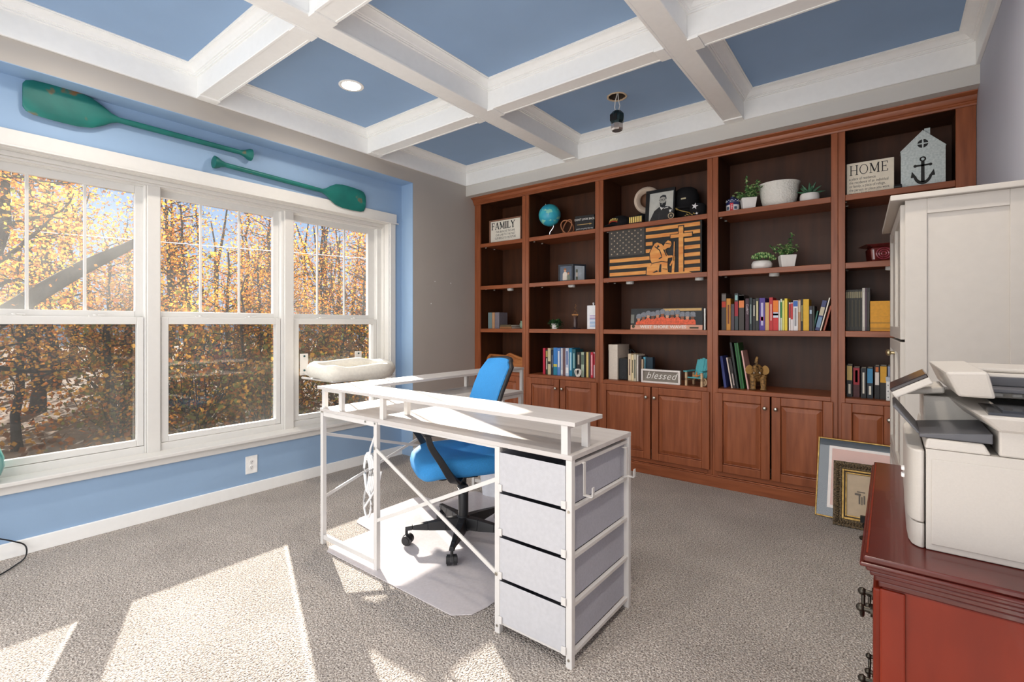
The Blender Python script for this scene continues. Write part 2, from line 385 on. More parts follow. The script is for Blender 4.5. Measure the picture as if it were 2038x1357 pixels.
# ---------------------------------------------------------------- windows
def gx(x, X=XF): return on_x(x, 500, X)[1]
W3L, W3R = gx(580), OY1
W2L, W2R = gx(315.5), gx(562.5)
W1R = gx(290); W1L = OY0
ZT, ZMR, ZGB = 2.072, 1.277, 0.494               # glass top, top of the lower sash, lowest glass edge
MUNT = {1: (gx(55.6), gx(172)), 2: (gx(403.5), gx(480.5)), 3: (gx(636.5), gx(690))}
UG = {1: (gx(271) - 0.75, gx(271)), 2: (gx(322), gx(546.5)), 3: (gx(582), gx(735.7))}
LG = {1: (gx(271) - 0.75, gx(271)), 2: (gx(334), gx(547.5)), 3: (gx(593), gx(741))}
FR = {1: (W1L, W1R), 2: (W2L, W2R), 3: (W3L, W3R)}
for w in (1, 2, 3):
    yl, yr = FR[w]; root = thing('window_%d' % w, None, None, (XF, (yl + yr) / 2, ZMR)); struct(root); c = root.location.copy()
    def bb(mb, x0, x1, y0, y1, z0, z1, m=0): mb.box(x0 - c.x, x1 - c.x, y0 - c.y, y1 - c.y, z0 - c.z, z1 - c.z, m)
    gl, gr = UG[w]; ll, lr = LG[w]
    yl += .0065 if w == 1 else .0; yr -= .0065 if w == 3 else .0
    fi, fo = max(yl + .008, min(ll - .036, gl - .030) - .003), min(yr - .008, max(lr + .036, gr + .030) + .003)
    b = MB()                                     # outer frame
    bb(b, -3.90, -3.772, yl, fi, OZ0, OZ1 - .0065); bb(b, -3.90, -3.772, fo, yr, OZ0, OZ1 - .0065)
    bb(b, -3.90, -3.772, fi, fo, 2.118, OZ1 - .0065); bb(b, -3.90, -3.772, fi, fo, OZ0, .452)
    b.build('frame', VINYL, root, bevel=.003)
    b = MB()                                     # upper sash, further out
    bb(b, -3.85, -3.815, fi - .002, gl, ZMR, 2.12); bb(b, -3.85, -3.815, gr, fo + .002, ZMR, 2.12)
    bb(b, -3.85, -3.815, gl, gr, ZT, 2.12); bb(b, -3.85, -3.812, gl, gr, 1.255, 1.315)
    us = b.build('upper_sash', VINYL, root, bevel=.003)
    b = MB()
    for y in MUNT[w]: bb(b, -3.838, -3.826, y - .008, y + .008, 1.31, ZT + .004)
    b.build('muntin', VINYL, us, bevel=.002)
    b = MB(); bb(b, -3.834, -3.830, gl - .005, gr + .005, 1.31, ZT + .005)
    b.build('glass_pane', GLASSD if w == 1 else GLASS, us)
    b = MB()                                     # lower sash
    bb(b, -3.81, -3.775, fi + .003, ll, .455, ZMR); bb(b, -3.81, -3.775, lr, fo - .003, .455, ZMR)
    bb(b, -3.81, -3.775, ll, lr, .455, ZGB); bb(b, -3.81, -3.7745, ll, lr, 1.231, ZMR)
    ls = b.build('lower_sash', VINYL, root, bevel=.003)
    b = MB(); bb(b, -3.795, -3.791, ll - .005, lr + .005, ZGB - .005, 1.236); b.build('glass_pane', GLASS, ls)
    for fy in (.27, .73):                        # sash locks on the meeting rail
        y = ll + (lr - ll) * fy; b = MB()
        bb(b, -3.80, -3.776, y - .03, y + .03, ZMR, ZMR + .006)
        b.cyl((-3.788 - c.x, y - c.y, ZMR + .006 - c.z), (-3.788 - c.x, y - c.y, ZMR + .015 - c.z), .011, n=14)
        b.bar((-3.788 - c.x, y - c.y, ZMR + .012 - c.z), (-3.779 - c.x, y + .045 - c.y, ZMR + .010 - c.z), .010, .006)
        b.build('sash_lock', VINYL, ls, bevel=.001)
    b = MB(); bb(b, -3.885, -3.883, gl - .02, gr + .02, .455, 1.27); b.build('insect_screen', SCREEN, root)
b = MB()                                         # mullion boards between the units
b.box(-3.90, -3.752, W1R, W2L, OZ0, OZ1); b.box(-3.90, -3.752, W2R, W3L, OZ0, OZ1)
struct(b.build('trim_20', CASING, bevel=.003))
b = MB()                                         # stepped jamb lining and casing
b.box(-3.95, XA + .001, OY1 - .006, OY1 - .0005, .404, OZ1 - .006); b.box(-3.95, XA + .001, OY0 + .0005, OY0 + .006, .404, OZ1 - .006)
b.box(-3.95, XA + .001, OY0 + .0005, OY1 - .0005, OZ1 - .006, OZ1 - .0005); b.box(-3.7715, -3.725, OY0 + .006, OY1 - .006, OZ1 - .03, OZ1 - .006); b.box(-3.7715, -3.745, OY0 + .006, OY1 - .006, OZ1 - .043, OZ1 - .03)
b.box(-3.775, -3.730, OY1 - .014, OY1 - .006, .405, OZ1 - .03)
b.box(XA - .002, XA + .020, OY1 + .001, 2.921, .405, 2.172); b.box(XA - .002, XA + .020, .082, OY0 - .001, .405, 2.172)
b.box(XA - .002, XA + .024, .07, 2.932, 2.172, 2.255); b.box(XA - .002, XA + .036, .055, 2.946, 2.163, 2.173)
struct(b.build('trim_21', CASING, bevel=.002))
b = MB(); b.box(-3.775, -3.622, .05, 2.952, .383, .405); struct(b.build('sill_window', CASING, bevel=.004))
b = MB(); b.box(XA - .002, XA + .018, .075, 2.925, .338, .383); struct(b.build('trim_22', CASING, bevel=.003))
# ================================================================ the woods outside
SUN = Vector((1.123, -0.479, -0.494)).normalized()
def leafmat(name, rgb, tr):
    m = bpy.data.materials.new(name); m.use_nodes = True; N = m.node_tree.nodes; L = m.node_tree.links
    N.remove(N['Principled BSDF']); out = N['Material Output']
    d = N.new('ShaderNodeBsdfDiffuse'); t = N.new('ShaderNodeBsdfTranslucent'); mx = N.new('ShaderNodeMixShader'); mx.inputs['Fac'].default_value = tr
    tc = N.new('ShaderNodeTexCoord'); nz = N.new('ShaderNodeTexNoise'); nz.inputs['Scale'].default_value = 2.5; nz.inputs['Detail'].default_value = 3
    L.new(tc.outputs['Object'], nz.inputs['Vector'])
    rp = N.new('ShaderNodeValToRGB'); c = lin(rgb)
    rp.color_ramp.elements[0].position = .35; rp.color_ramp.elements[0].color = (c[0] * .7, c[1] * .62, c[2] * .6, 1)
    rp.color_ramp.elements[1].position = .65; rp.color_ramp.elements[1].color = (min(1, c[0] * 1.15), min(1, c[1] * 1.15), c[2], 1)
    L.new(nz.outputs['Fac'], rp.inputs['Fac']); L.new(rp.outputs['Color'], d.inputs['Color']); L.new(rp.outputs['Color'], t.inputs['Color'])
    L.new(d.outputs[0], mx.inputs[1]); L.new(t.outputs[0], mx.inputs[2]); L.new(mx.outputs[0], out.inputs['Surface'])
    return m
LEAF = [leafmat('leaf_gold', (206, 154, 70), .32), leafmat('leaf_orange', (178, 110, 54), .30), leafmat('leaf_rust', (116, 76, 50), .25), leafmat('leaf_olive', (116, 116, 62), .30)]
BARK = mat('tree_bark', (46, 38, 34), 0.9, rgb2=(26, 22, 20), scale=5, stretch=(6, 6, 1), bump=.5, bscale=20)
BARKG = mat('grey_tree_bark', (70, 64, 62), 0.9, rgb2=(42, 38, 38), scale=5, stretch=(6, 6, 1), bump=.5, bscale=20)
SOIL = mat('leaf_strewn_ground', (118, 84, 52), 0.95, rgb2=(54, 44, 32), scale=9, contrast=.16, bump=.6, bscale=12)
ZG = -0.75
b = MB(); nx = 24; vs = []
for i in range(nx + 1):
    for j in range(nx + 1):
        x = -60 + 56.0 * i / nx; y = -20 + 70.0 * j / nx
        vs.append((x, y, ZG + .12 * math.sin(x * .6 + 1) * math.cos(y * .5)))
fs = [(i * (nx + 1) + j, (i + 1) * (nx + 1) + j, (i + 1) * (nx + 1) + j + 1, i * (nx + 1) + j + 1) for i in range(nx) for j in range(nx)]
b.add(vs, fs); struct(b.build('ground', SOIL, smooth=True))
def leafquad(mb, c, s, m, rnd):
    a = Vector((rnd.gauss(0, 1), rnd.gauss(0, 1), rnd.gauss(0, .7))).normalized(); t = Vector((rnd.gauss(0, 1), rnd.gauss(0, 1), rnd.gauss(0, 1)))
    u = a.cross(t).normalized(); c = Vector(c)
    mb.add([c - a * s * .85, c + u * s * .75, c + a * s, c - u * s * .75], [(0, 1, 2, 3)], m)
def wander(p, d, n, step, rnd, wob):
    pts = [Vector(p)]; d = Vector(d).normalized()
    for i in range(n):
        d = (d + Vector((rnd.gauss(0, wob), rnd.gauss(0, wob), rnd.gauss(0, wob * .6)))).normalized(); pts.append(pts[-1] + d * step)
    return pts
def make_tree(name, label, h, seed, nleaf, cols, crown0, lean=(0, 0), r=.13, spread=1.6, leaf=.10, bark=None, group=None, twigs=26, cat='tree'):
    rnd = random.Random(seed); root = thing(name, label, cat, group=group)
    t = MB(); n = 9
    trunk = [Vector((lean[0] * (i / n) ** 1.2 * h + rnd.gauss(0, .05), lean[1] * (i / n) ** 1.2 * h + rnd.gauss(0, .05), h * i / n - .1)) for i in range(n + 1)]
    t.tube(trunk, [r * (1.25 if i == 0 else 1) * (1 - .8 * i / n) for i in range(n + 1)], 9)
    tips = []
    for k in range(twigs):
        f = crown0 + (1 - crown0) * rnd.random() ** .9; i = min(n - 1, int(f * n)); p = trunk[i].lerp(trunk[i + 1], f * n - i)
        ang = rnd.random() * 2 * PI; L = spread * (.45 + .7 * rnd.random()) * (1.15 - .6 * f)
        d = Vector((math.cos(ang), math.sin(ang), .15 + .8 * rnd.random()))
        pts = wander(p, d, 6, L / 6, rnd, .2); r0 = r * .34 * (1.1 - .7 * f)
        t.tube(pts, [r0 * (1 - .14 * q) for q in range(7)], 5)
        tips += pts[2:]
        for q in (2, 3, 4, 5):
            dd = Vector((rnd.gauss(0, 1), rnd.gauss(0, 1), rnd.gauss(.3, .6)))
            p2 = wander(pts[q], dd, 3, L / 9, rnd, .3); t.tube(p2, [r0 * .4, r0 * .3, r0 * .2, r0 * .12], 4); tips += p2[1:]
    t.build('trunk', bark or BARK, root, smooth=50)
    if nleaf:
        f = MB(); wts = cols
        for k in range(nleaf):
            c = rnd.choice(tips); s = leaf * (.55 + .7 * rnd.random()); sp = spread * .16
            m = rnd.choices(range(4), wts)[0]
            leafquad(f, (c.x + rnd.gauss(0, sp), c.y + rnd.gauss(0, sp), c.z + rnd.gauss(0, sp)), s, m, rnd)
        f.build('foliage', LEAF, root)
    return root
def put(o, x, y, rz, s):
    o.location = (x, y, ZG - .05); o.rotation_euler = (0, 0, rz); o.scale = (s, s, s); return o
# three kinds of tree, copied through the woods: (x, y, turn, scale)
GT = ('golden maple in full autumn leaf among the trees outside', 'golden maples beyond the windows')
OT = ('slender dark-trunked tree with thin rust orange leaves outside', 'thin rust-leaved trees beyond the windows')
BT = ('tall bare grey-barked tree standing in the woods outside', 'bare grey trees beyond the windows')
gold = make_tree('maple_tree', GT[0], 5.0, 3, 3000, (6, 4, 1.2, .6), .22, (.03, .02), .11, 1.7, .038, group=GT[1])
rust = make_tree('woodland_tree', OT[0], 6.2, 11, 1300, (3, 5, 4, .5), .2, (-.02, .05), .10, 1.4, .042, group=OT[1], twigs=30)
bare = make_tree('bare_tree', BT[0], 7.5, 23, 220, (2, 3, 3, 0), .3, (.03, -.04), .14, 1.7, .045, bark=BARKG, group=BT[1], twigs=34)
def cap(x, y):           # keep the low sun's path to the windows clear, as it is in the photograph
    dx = -3.8 - x; lo, hi = .2 + .427 * dx, 2.86 + .427 * dx
    return (ZG, .35 + .44 * dx) if lo - 2.1 < y < hi + 2.1 else (ZG, 12)
ORD = ['first', 'second', 'third', 'fourth', 'fifth', 'sixth', 'seventh', 'eighth', 'ninth', 'tenth', '11th', '12th', '13th', '14th']
def name_by_window(objs, what):
    """tell look-alikes apart by the window they are seen through and their order in it"""
    by = {'left': [], 'middle': [], 'right': []}
    for o in objs:
        x, y = o.location.x, o.location.y; px = CX + FPX * (CA * x + SA * y) / (CA * y - SA * x)
        by['left' if px < 303 else 'middle' if px < 571 else 'right'].append((px, o))
    for wn, l in by.items():
        for i, (_, o) in enumerate(sorted(l, key=lambda t: t[0])): o['label'] = '%s outside, %s from left through the %s window' % (what, ORD[i], wn)
def scatter(proto, h, lst, what):
    made = []
    for i, (x, y, rz, s) in enumerate(lst):
        z0, z1 = cap(x, y); s = min(s, (z1 - z0) / (h * 1.25))
        made.append(put(proto if i == 0 else copy_tree(proto), x, y, rz, s))
    name_by_window(made, what)
scatter(gold, 5.0, [(-10.5, 1.2, .4, .95), (-13, 3.2, 2.1, 1.1), (-12, 4.9, 4.0, .95), (-15.5, 2.1, 5.2, 1.25), (-17.5, 5.2, 1.1, 1.3), (-15, 7.6, 3.0, 1.1), (-19, 9.0, .2, 1.3), (-12.5, 6.6, 2.7, .8), (-13.5, 9.9, 5.0, 1.0), (-20.5, 3.2, 4.4, 1.5), (-23, 7.1, 2.2, 1.5), (-18, 13.0, 1.4, 1.2), (-11.5, 2.6, 3.3, .85)], 'golden autumn maple')
scatter(rust, 6.2, [(-10.2, 6.6, .3, .95), (-11.5, 8.6, 1.9, 1.0), (-14, 11.6, 2.5, 1.1), (-9.8, 4.2, 4.1, .6), (-16, 10.0, 5.5, 1.1), (-20, 12.2, 3.1, 1.3), (-22, 16.5, .9, 1.4), (-13, 7.9, 2.0, .9), (-17, 14.6, 4.6, 1.2), (-25, 11.0, 1.2, 1.5), (-25, 4.5, 3.7, 1.5), (-22.5, 1.6, .6, 1.4)], 'slender dark tree with rust leaves')
scatter(bare, 7.5, [(-9.6, 7.0, 1.2, 1.0), (-10.4, 5.3, 3.9, .62), (-12.6, 5.8, .5, .8), (-10.8, 9.0, 2.6, 1.0), (-14.5, 9.2, 4.9, 1.1), (-13.2, 10.8, 1.8, 1.1), (-16.6, 8.1, .1, 1.1), (-19, 15.0, 3.3, 1.3), (-18.6, 6.3, 5.6, 1.2), (-11.0, 7.6, 2.2, .9), (-16.4, 12.4, .8, 1.2)], 'bare grey-barked tree')
# the near maple whose heavy limb crosses the left window
near = make_tree('leaning_maple_tree', 'nearest golden maple, its heavy dark limb slanting up across the left window', 4.2, 41, 3200, (7, 3, .6, .8), .25, (0, .1), .16, 1.25, .027, twigs=22)
near.location = (-8.4, .55, ZG)
b = MB(); b.tube(wander((0.02, -.30, 1.50), (-.05, .75, .66), 9, .32, random.Random(5), .05), [.125, .12, .115, .11, .105, .10, .095, .085, .07, .05], 9)
b.build('limb', BARK, near, smooth=50)
# shrubs and undergrowth
def shrub(x, y, r, h, seed, cols, name, label, group, proto=None):
    rnd = random.Random(seed); root = thing(name, label, 'shrub', (x, y, ZG), group=group)
    s = MB(); f = MB()
    for k in range(16):
        a = rnd.random() * 2 * PI; pts = wander((0, 0, 0), (math.cos(a) * .6, math.sin(a) * .6, 1), 5, h / 5, rnd, .16)
        s.tube(pts, [.014, .012, .01, .008, .005, .003], 4)
        for q in range(90):
            c = rnd.choice(pts[1:]); leafquad(f, (c.x * r / .5 + rnd.gauss(0, .12), c.y * r / .5 + rnd.gauss(0, .12), c.z + rnd.gauss(0, .1)), .034 * (.6 + .8 * rnd.random()), rnd.choices(range(4), cols)[0], rnd)
    s.build('stem', BARK, root); f.build('foliage', LEAF, root)
    return root
SH = ('low olive and gold shrub growing at the edge of the woods', 'shrubs along the edge of the woods')
sh = shrub(-9.0, 3.1, .8, 1.5, 2, (3, 2, 2, 5), 'shrub', SH[0], SH[1])
shs = [sh]
for i, (x, y, rz, s) in enumerate([(-8.6, 4.0, 1, .9), (-9.6, 4.9, 2.2, 1.1), (-9.0, 5.9, 4.2, 1.0), (-8.8, 6.9, 3.1, 1.0), (-10.6, 3.8, .4, 1.3), (-11.8, 5.6, 5.1, 1.5), (-11, 7.4, 2.9, 1.4), (-9.4, 8.2, 1.6, 1.2), (-13, 4.2, 3.5, 1.7), (-12.6, 9.3, 4.8, 1.6), (-15, 6.2, .9, 1.9), (-10.4, 2.4, 5.9, .9), (-14.6, 3.3, 2.4, 1.8)]):
    c = copy_tree(sh); c.location = (x, y, ZG); c.rotation_euler = (0, 0, rz); c.scale = (s, s, s); shs.append(c)
name_by_window(shs, 'low olive and gold shrub')
rnd = random.Random(99); f = MB()
for k in range(11000):
    x = -27 - 5 * rnd.random(); y = -4 + 40 * rnd.random(); z = ZG + 6.4 * rnd.random() ** 2.2
    leafquad(f, (x, y, z), .11 * (.5 + rnd.random()), rnd.choices(range(4), (2, 3, 5, 2))[0], rnd)
for k in range(70):
    x = -26 - 6 * rnd.random(); y = -4 + 40 * rnd.random()
    f.tube(wander((x, y, ZG), (rnd.gauss(0, .08), rnd.gauss(0, .08), 1), 5, 1.7, rnd, .06), [.13, .11, .1, .08, .06, .03], 5, m=4)
tag(f.build('treeline', LEAF + [BARK]), 'distant tangle of brown and orange leaves closing off the woods', 'treeline', kind='stuff')
f = MB()
for k in range(5000):
    x = -5 - 14 * rnd.random(); y = -2 + 13 * rnd.random()
    leafquad(f, (x, y, ZG + .12 + .12 * math.sin(x * .6 + 1) * math.cos(y * .5)), .05 * (.5 + rnd.random()), rnd.choices(range(4), (4, 4, 4, 1))[0], rnd)
tag(f.build('fallen_leaves', LEAF), 'fallen gold and rust leaves strewn over the ground outside', 'fallen leaves', kind='stuff')
b = MB(); b.tube([(-9, -2 + 1.5 * i, 2.354 + .0395 * 1.5 * i - .02 * math.sin(PI * i / 9)) for i in range(10)], .007, 6)
tag(b.build('overhead_line', paint((200, 200, 205), .5)), 'thin pale overhead cable stretched in front of the trees', 'cable')
# ================================================================ built-in bookcases (five bays)
YB = 3.86                                        # face of the bookcases
k_ = YB / 3.8716
ST = [v * k_ for v in (-3.515, -3.436, -2.881, -2.800, -2.071, -1.994, -1.109, -1.030, -0.311, -0.233, 0.306, 0.394)]
SH1, SH2, SH3, CNT, TOPF = 2.080, 1.634, 1.186, 0.746, 2.500
TH = .038
YBK = 4.255                                      # front of the back panel
BAYL = ['leftmost narrow cherry bookcase bay holding the FAMILY sign', 'cherry bookcase bay with the turquoise globe on its top shelf',
        'wide middle cherry bookcase bay holding the carved flag plaque', 'cherry bookcase bay with white plant pots on its upper shelves',
        'rightmost cherry bookcase bay holding the HOME sign, half hidden by the white cabinet']
mids = [ST[0] - .0] + [(ST[2 * i] + ST[2 * i + 1]) / 2 for i in range(1, 5)] + [ST[11]]
mids[0] = XG + .001; mids[5] = XR - .001
DOORS = [[(-3.43, -3.165), (-3.155, -2.885)], [(-2.815, -2.438), (-2.428, -2.047)], [(-2.012, -1.555), (-1.545, -1.088)], [(-1.05, -.674), (-.664, -.298)], [(-.253, .028), (.038, .30)]]
PUCK = [1016, 1138, 1254, 1541, 1775]
def raised_door(x0, x1, z0, z1, root, knob_x):
    """frame-and-raised-panel door, front face at y = -0.02 of the face frame"""
    w = .058; y0 = -.020
    b = MB(); b.box(x0, x0 + w, y0, 0, z0, z1); b.box(x1 - w, x1, y0, 0, z0, z1); b.box(x0 + w, x1 - w, y0, 0, z0, z0 + w); b.box(x0 + w, x1 - w, y0, 0, z1 - w, z1)
    d = b.build('door', WOOD, root, bevel=.004)
    b = MB(); a0, a1, c0, c1 = x0 + w, x1 - w, z0 + w, z1 - w; e = .035
    rings = [(0, -.004), (.004, -.010), (.008, -.009), (e, -.018)]
    vs = []; fs = []
    for i, (p, y) in enumerate(rings): vs += [(a0 + p, y, c0 + p), (a1 - p, y, c0 + p), (a1 - p, y, c1 - p), (a0 + p, y, c1 - p)]
    for i in range(3):
        for j in range(4): fs.append((i * 4 + j, i * 4 + (j + 1) % 4, i * 4 + 4 + (j + 1) % 4, i * 4 + 4 + j))
    fs.append((12, 13, 14, 15)); b.add(vs, fs)
    b.box(a0, a1, -.004, 0, c0, c1)
    b.build('raised_panel', WOOD, d)
    b = MB(); zk = z1 - .082
    b.add(*[(lambda q: q)(v) for v in ([], [])])
    pr = [(.0065, 0), (.005, .006), (.0055, .012), (.0125, .016), (.0145, .022), (.012, .027), (.004, .030)]
    vs = []; n = 16
    for r, t in pr: vs += [(knob_x + r * math.cos(2 * PI * j / n), y0 - t, zk + r * math.sin(2 * PI * j / n)) for j in range(n)]
    fs = [(i * n + j, i * n + (j + 1) % n, (i + 1) * n + (j + 1) % n, (i + 1) * n + j) for i in range(len(pr) - 1) for j in range(n)] + [tuple((len(pr) - 1) * n + j for j in range(n))]
    b.add(vs, fs); b.build('knob', PEWTER, d, smooth=50)
PINM = paint((215, 215, 210), .4)
PUCKM = paint((232, 232, 228), .4)
for i in range(5):
    m0, m1 = mids[i], mids[i + 1]; a0, a1 = ST[2 * i + 1], ST[2 * i + 2]
    root = thing('bookcase', BAYL[i], 'bookcase', (0, YB, 0), group='built-in cherry bookcase bays along the back wall')
    g = .0008
    b = MB(); b.box(m0 + g, a0, 0, .02, .0, TOPF + .09); b.build('stile', WOOD, root, bevel=.0015, seg=1)
    b = MB(); b.box(a1, m1 - g, 0, .02, .0, TOPF + .09); b.build('stile', WOOD, root, bevel=.0015, seg=1)
    b = MB(); b.box(a0, a1, 0, .02, TOPF, TOPF + .09); b.build('rail', WOODH, root)
    b = MB(); b.box(a0, a1, 0, .02, .09, .128); b.build('rail', WOODH, root)
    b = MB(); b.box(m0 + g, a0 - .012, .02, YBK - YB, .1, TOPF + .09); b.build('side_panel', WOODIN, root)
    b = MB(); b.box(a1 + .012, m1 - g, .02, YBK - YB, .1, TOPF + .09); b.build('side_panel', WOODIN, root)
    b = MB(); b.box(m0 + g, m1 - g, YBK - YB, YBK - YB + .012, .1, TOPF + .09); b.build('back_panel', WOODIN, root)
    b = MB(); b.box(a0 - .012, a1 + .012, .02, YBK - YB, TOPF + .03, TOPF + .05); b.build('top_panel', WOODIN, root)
    for z in (SH1, SH2, SH3):
        b = MB(); b.box(a0 - .011 + .0, a1 + .011, .021, YBK - YB, z - .02, z); b.box(a0 + .0005, a1 - .0005, .003, .021, z - TH, z)
        s = b.build('shelf', WOODH, root, bevel=.002, seg=1)
        if z != SH3:
            for yy in (.10, .24):
                pb = MB(); pb.cyl((a0 - .012, yy, z - .028), (a0 + .004, yy, z - .028), .005, n=8); pb.build('shelf_pin', PINM, s)
    b = MB(); b.box(a0 - .011, a1 + .011, .021, YBK - YB, CNT - .03, CNT); b.box(a0 + .0005, a1 - .0005, -.0005, .021, CNT - .030, CNT); b.build('counter', WOODH, root, bevel=.002, seg=1)
    for px in ([PUCK[i]] if i != 2 else [1254, 1392]):
        x = px_x(px, YB + .12); b = MB(); b.cyl((x, .12, SH2 - .020), (x, .12, SH2 - .052), .034, n=28)
        b.cyl((x, .12, SH2 - .0525), (x, .12, SH2 - .054), .028, n=28, m=1)
        b.build('puck_light', [PUCKM, paint((250, 248, 240), .3)], root, smooth=40)
    for j, (x0, x1) in enumerate(DOORS[i]):
        raised_door(x0 * k_, x1 * k_, .124, .716, root, (x1 * k_ - .03) if j == 0 else (x0 * k_ + .03))
# crown moulding over all five bays
b = MB(); P = [(0, 2.496), (-.008, 2.496), (-.010, 2.506), (-.016, 2.512), (-.016, 2.520), (-.022, 2.523), (-.030, 2.536), (-.033, 2.548), (-.044, 2.552), (-.058, 2.562), (-.060, 2.5672), (0, 2.5672)]
b.prism([(p, z) for p, z in P], (XG + .001, YB - .0005, 0), (0, 1, 0), (0, 0, 1), (1, 0, 0), XR - XG - .002)
tag(b.build('crown_molding', WOODH, smooth=25), 'stepped cherry crown molding running along the tops of the bookcases', 'molding')
b = MB(); b.box(XG + .001, XR - .001, YB - .018, YB - .001, .0, .078); b.box(XG + .001, XR - .001, YB - .011, YB - .001, .078, .088)
tag(b.build('toe_board', WOODH, bevel=.003), 'dark cherry toe board along the foot of the bookcases', 'toe board')

# ================================================================ L-shaped desk with drawers
LAM = mat('white_laminate', (206, 202, 199), 0.35, rgb2=(188, 182, 178), scale=2.2, stretch=(1, 14, 14), contrast=.3)
LAMY = mat('white_laminate_crosswise', (206, 202, 199), 0.35, rgb2=(188, 182, 178), scale=2.2, stretch=(14, 1, 14), contrast=.3)
METW = paint((212, 209, 206), 0.35, var=.015)
FABW = mat('pale_fabric', (188, 188, 192), 0.85, var=.04, scale=60, bump=.25, bscale=500)
FABG = mat('grey_mesh_fabric', (170, 171, 181), 0.85, var=.06, scale=140, bump=.25, bscale=500)
desk = thing('desk', 'white L-shaped desk with a raised shelf and four fabric drawers', 'desk', (-2.02, 1.75, 0))
OX, OY = -2.02, 1.75
class DB(MB):
    def build(s, *a, **k): return MB.build(s.moved(Matrix.Translation((-OX, -OY, 0))), *a, **k)
DX0, DX1, DY0, DY1, AX1, AY1, DZ = -2.530, -.893, 1.497, 1.998, -2.055, 2.775, .761
b = DB(); b.box(DX0, DX1, DY0, DY1, DZ - .018, DZ); b.build('desktop', LAM, desk, bevel=.0015)
b = DB(); b.box(DX0, AX1, DY1 + .001, AY1, DZ - .018, DZ); b.build('desktop', LAMY, desk, bevel=.0015)
SZ = .883
b = DB(); b.box(DX0 - .02, DX1 + .015, 1.492, 1.702, SZ - .016, SZ); b.build('raised_shelf', LAM, desk, bevel=.0015)
b = DB(); b.box(DX0 - .02, -2.335, 1.703, 3.165, SZ - .016, SZ); b.build('raised_shelf', LAMY, desk, bevel=.0015)
for x, y in ((-.925, 1.508), (-.925, 1.655), (-1.978, 1.508), (-1.978, 1.66), (-2.515, 1.52), (-2.35, 1.52), (-2.535, 2.70), (-2.375, 2.76)):
    b = DB(); b.box(x - .014, x + .014, y - .011, y + .011, DZ, SZ - .016); b.build('shelf_post', METW, desk, bevel=.0015)
for x in (-.925, -1.978):
    b = DB(); b.box(x - .010, x + .010, 1.508, 1.655, SZ - .030, SZ - .0165); b.build('shelf_bracket', METW, desk, bevel=.001)
b = DB(); b.box(-2.515, -2.35, 1.511, 1.529, SZ - .030, SZ - .0165); b.build('shelf_bracket', METW, desk, bevel=.001)
for x, y in ((-2.545, 3.15), (-2.35, 3.15)):       # the shelf's tall far legs
    b = DB(); b.box(x - .012, x + .012, y - .012, y + .012, 0, SZ - .0165); b.build('leg', METW, desk, bevel=.0015)
b = DB(); b.box(-2.545, -2.35, 3.14, 3.16, SZ - .04, SZ - .0165); b.box(-2.545, -2.35, 3.14, 3.16, .05, .07); b.build('leg_rail', METW, desk, bevel=.001)
LEGS = [(-2.515, 1.510), (-2.030, 1.510), (-1.238, 1.508), (-.906, 1.508), (-.906, 1.985), (-1.238, 1.985), (-2.515, 2.762), (-2.07, 2.762)]
for x, y in LEGS:
    b = DB(); b.box(x - .0125, x + .0125, y - .0115, y + .0115, 0.0, DZ - .0182); b.build('leg', METW, desk, bevel=.0015)
for q in ((-2.50, -2.045, 1.500, 1.516, DZ - .043, DZ - .0185), (-2.5, -2.09, 2.755, 2.77, DZ - .043, DZ - .0185), (-2.50, -2.045, 1.500, 1.518, .030, .055), (-2.5, -2.08, 2.755, 2.77, .03, .055),
          (-2.524, -2.506, 1.53, 2.75, DZ - .043, DZ - .0185), (-2.02, -1.25, 1.505, 1.515, DZ - .030, DZ - .0185), (-2.02, -1.25, 1.975, 1.99, DZ - .043, DZ - .0185), (-2.075, -2.06, 2.01, 2.75, DZ - .043, DZ - .0185)):
    b = DB(); b.box(*q); b.build('frame_rail', METW, desk, bevel=.001)
for p, q in (((-2.03, 1.498, .612), (-1.24, 1.498, .236)), ((-2.03, 1.506, .248), (-1.24, 1.506, .612)), ((-2.526, 1.51, .616), (-2.526, 2.76, .25)), ((-2.53, 1.51, .25), (-2.53, 2.76, .612))):
    b = DB(); b.bar(p, q, .007, .017); 
    for e in (p, q): b.cyl((e[0], e[1] - .006, e[2]), (e[0], e[1] + .004, e[2]), .008, n=10, m=1)
    b.build('cross_brace', [METW, PEWTER], desk, bevel=.001)
for x, y, z in ((-2.515, 1.4985, .742), (-2.505, 1.4985, .742), (-2.11, 1.4985, .735), (-2.03, 1.4985, .735), (-.906, 1.4965, .56), (-.906, 1.4965, .03), (-1.238, 1.4965, .03)):
    b = DB(); b.cyl((x, y, z), (x, y - .003, z), .005, n=8); b.build('bolt', PEWTER, desk)
# drawer tower
ZR = [.048, .224, .396, .571]
b = DB(); b.box(-1.226, -.918, 1.502, 1.516, .037, .048); b.build('drawer_rail', METW, desk, bevel=.001)
for z in ZR + [.730]:
    for x in (-.915, -1.247):
        b = DB(); b.box(x, x + .016, 1.52, 1.975, z - .014, z); b.build('drawer_rail', METW, desk, bevel=.001)
for i, z in enumerate(ZR):
    zt = (ZR[i + 1] - .012) if i < 3 else .722
    b = DB(); b.box(-1.224, -.920, 1.496, 1.499, z + .001, zt); 
    b.box(-1.224, -.920, 1.499, 1.975, z + .001, z + .006, 1); b.box(-.921, -.916, 1.503, 1.975, z + .001, zt, 1); b.box(-1.23, -1.225, 1.503, 1.975, z + .001, zt, 1); b.box(-1.224, -.920, 1.97, 1.975, z + .001, zt, 1)
    d = b.build('drawer', [FABW, FABG], desk, bevel=.0025)
    for x in (-1.220, -.925):
        c = DB(); c.box(x - .010, x + .010, 1.489, 1.4955, z - .003, z + .026); c.build('drawer_clip', METW, d, bevel=.002)
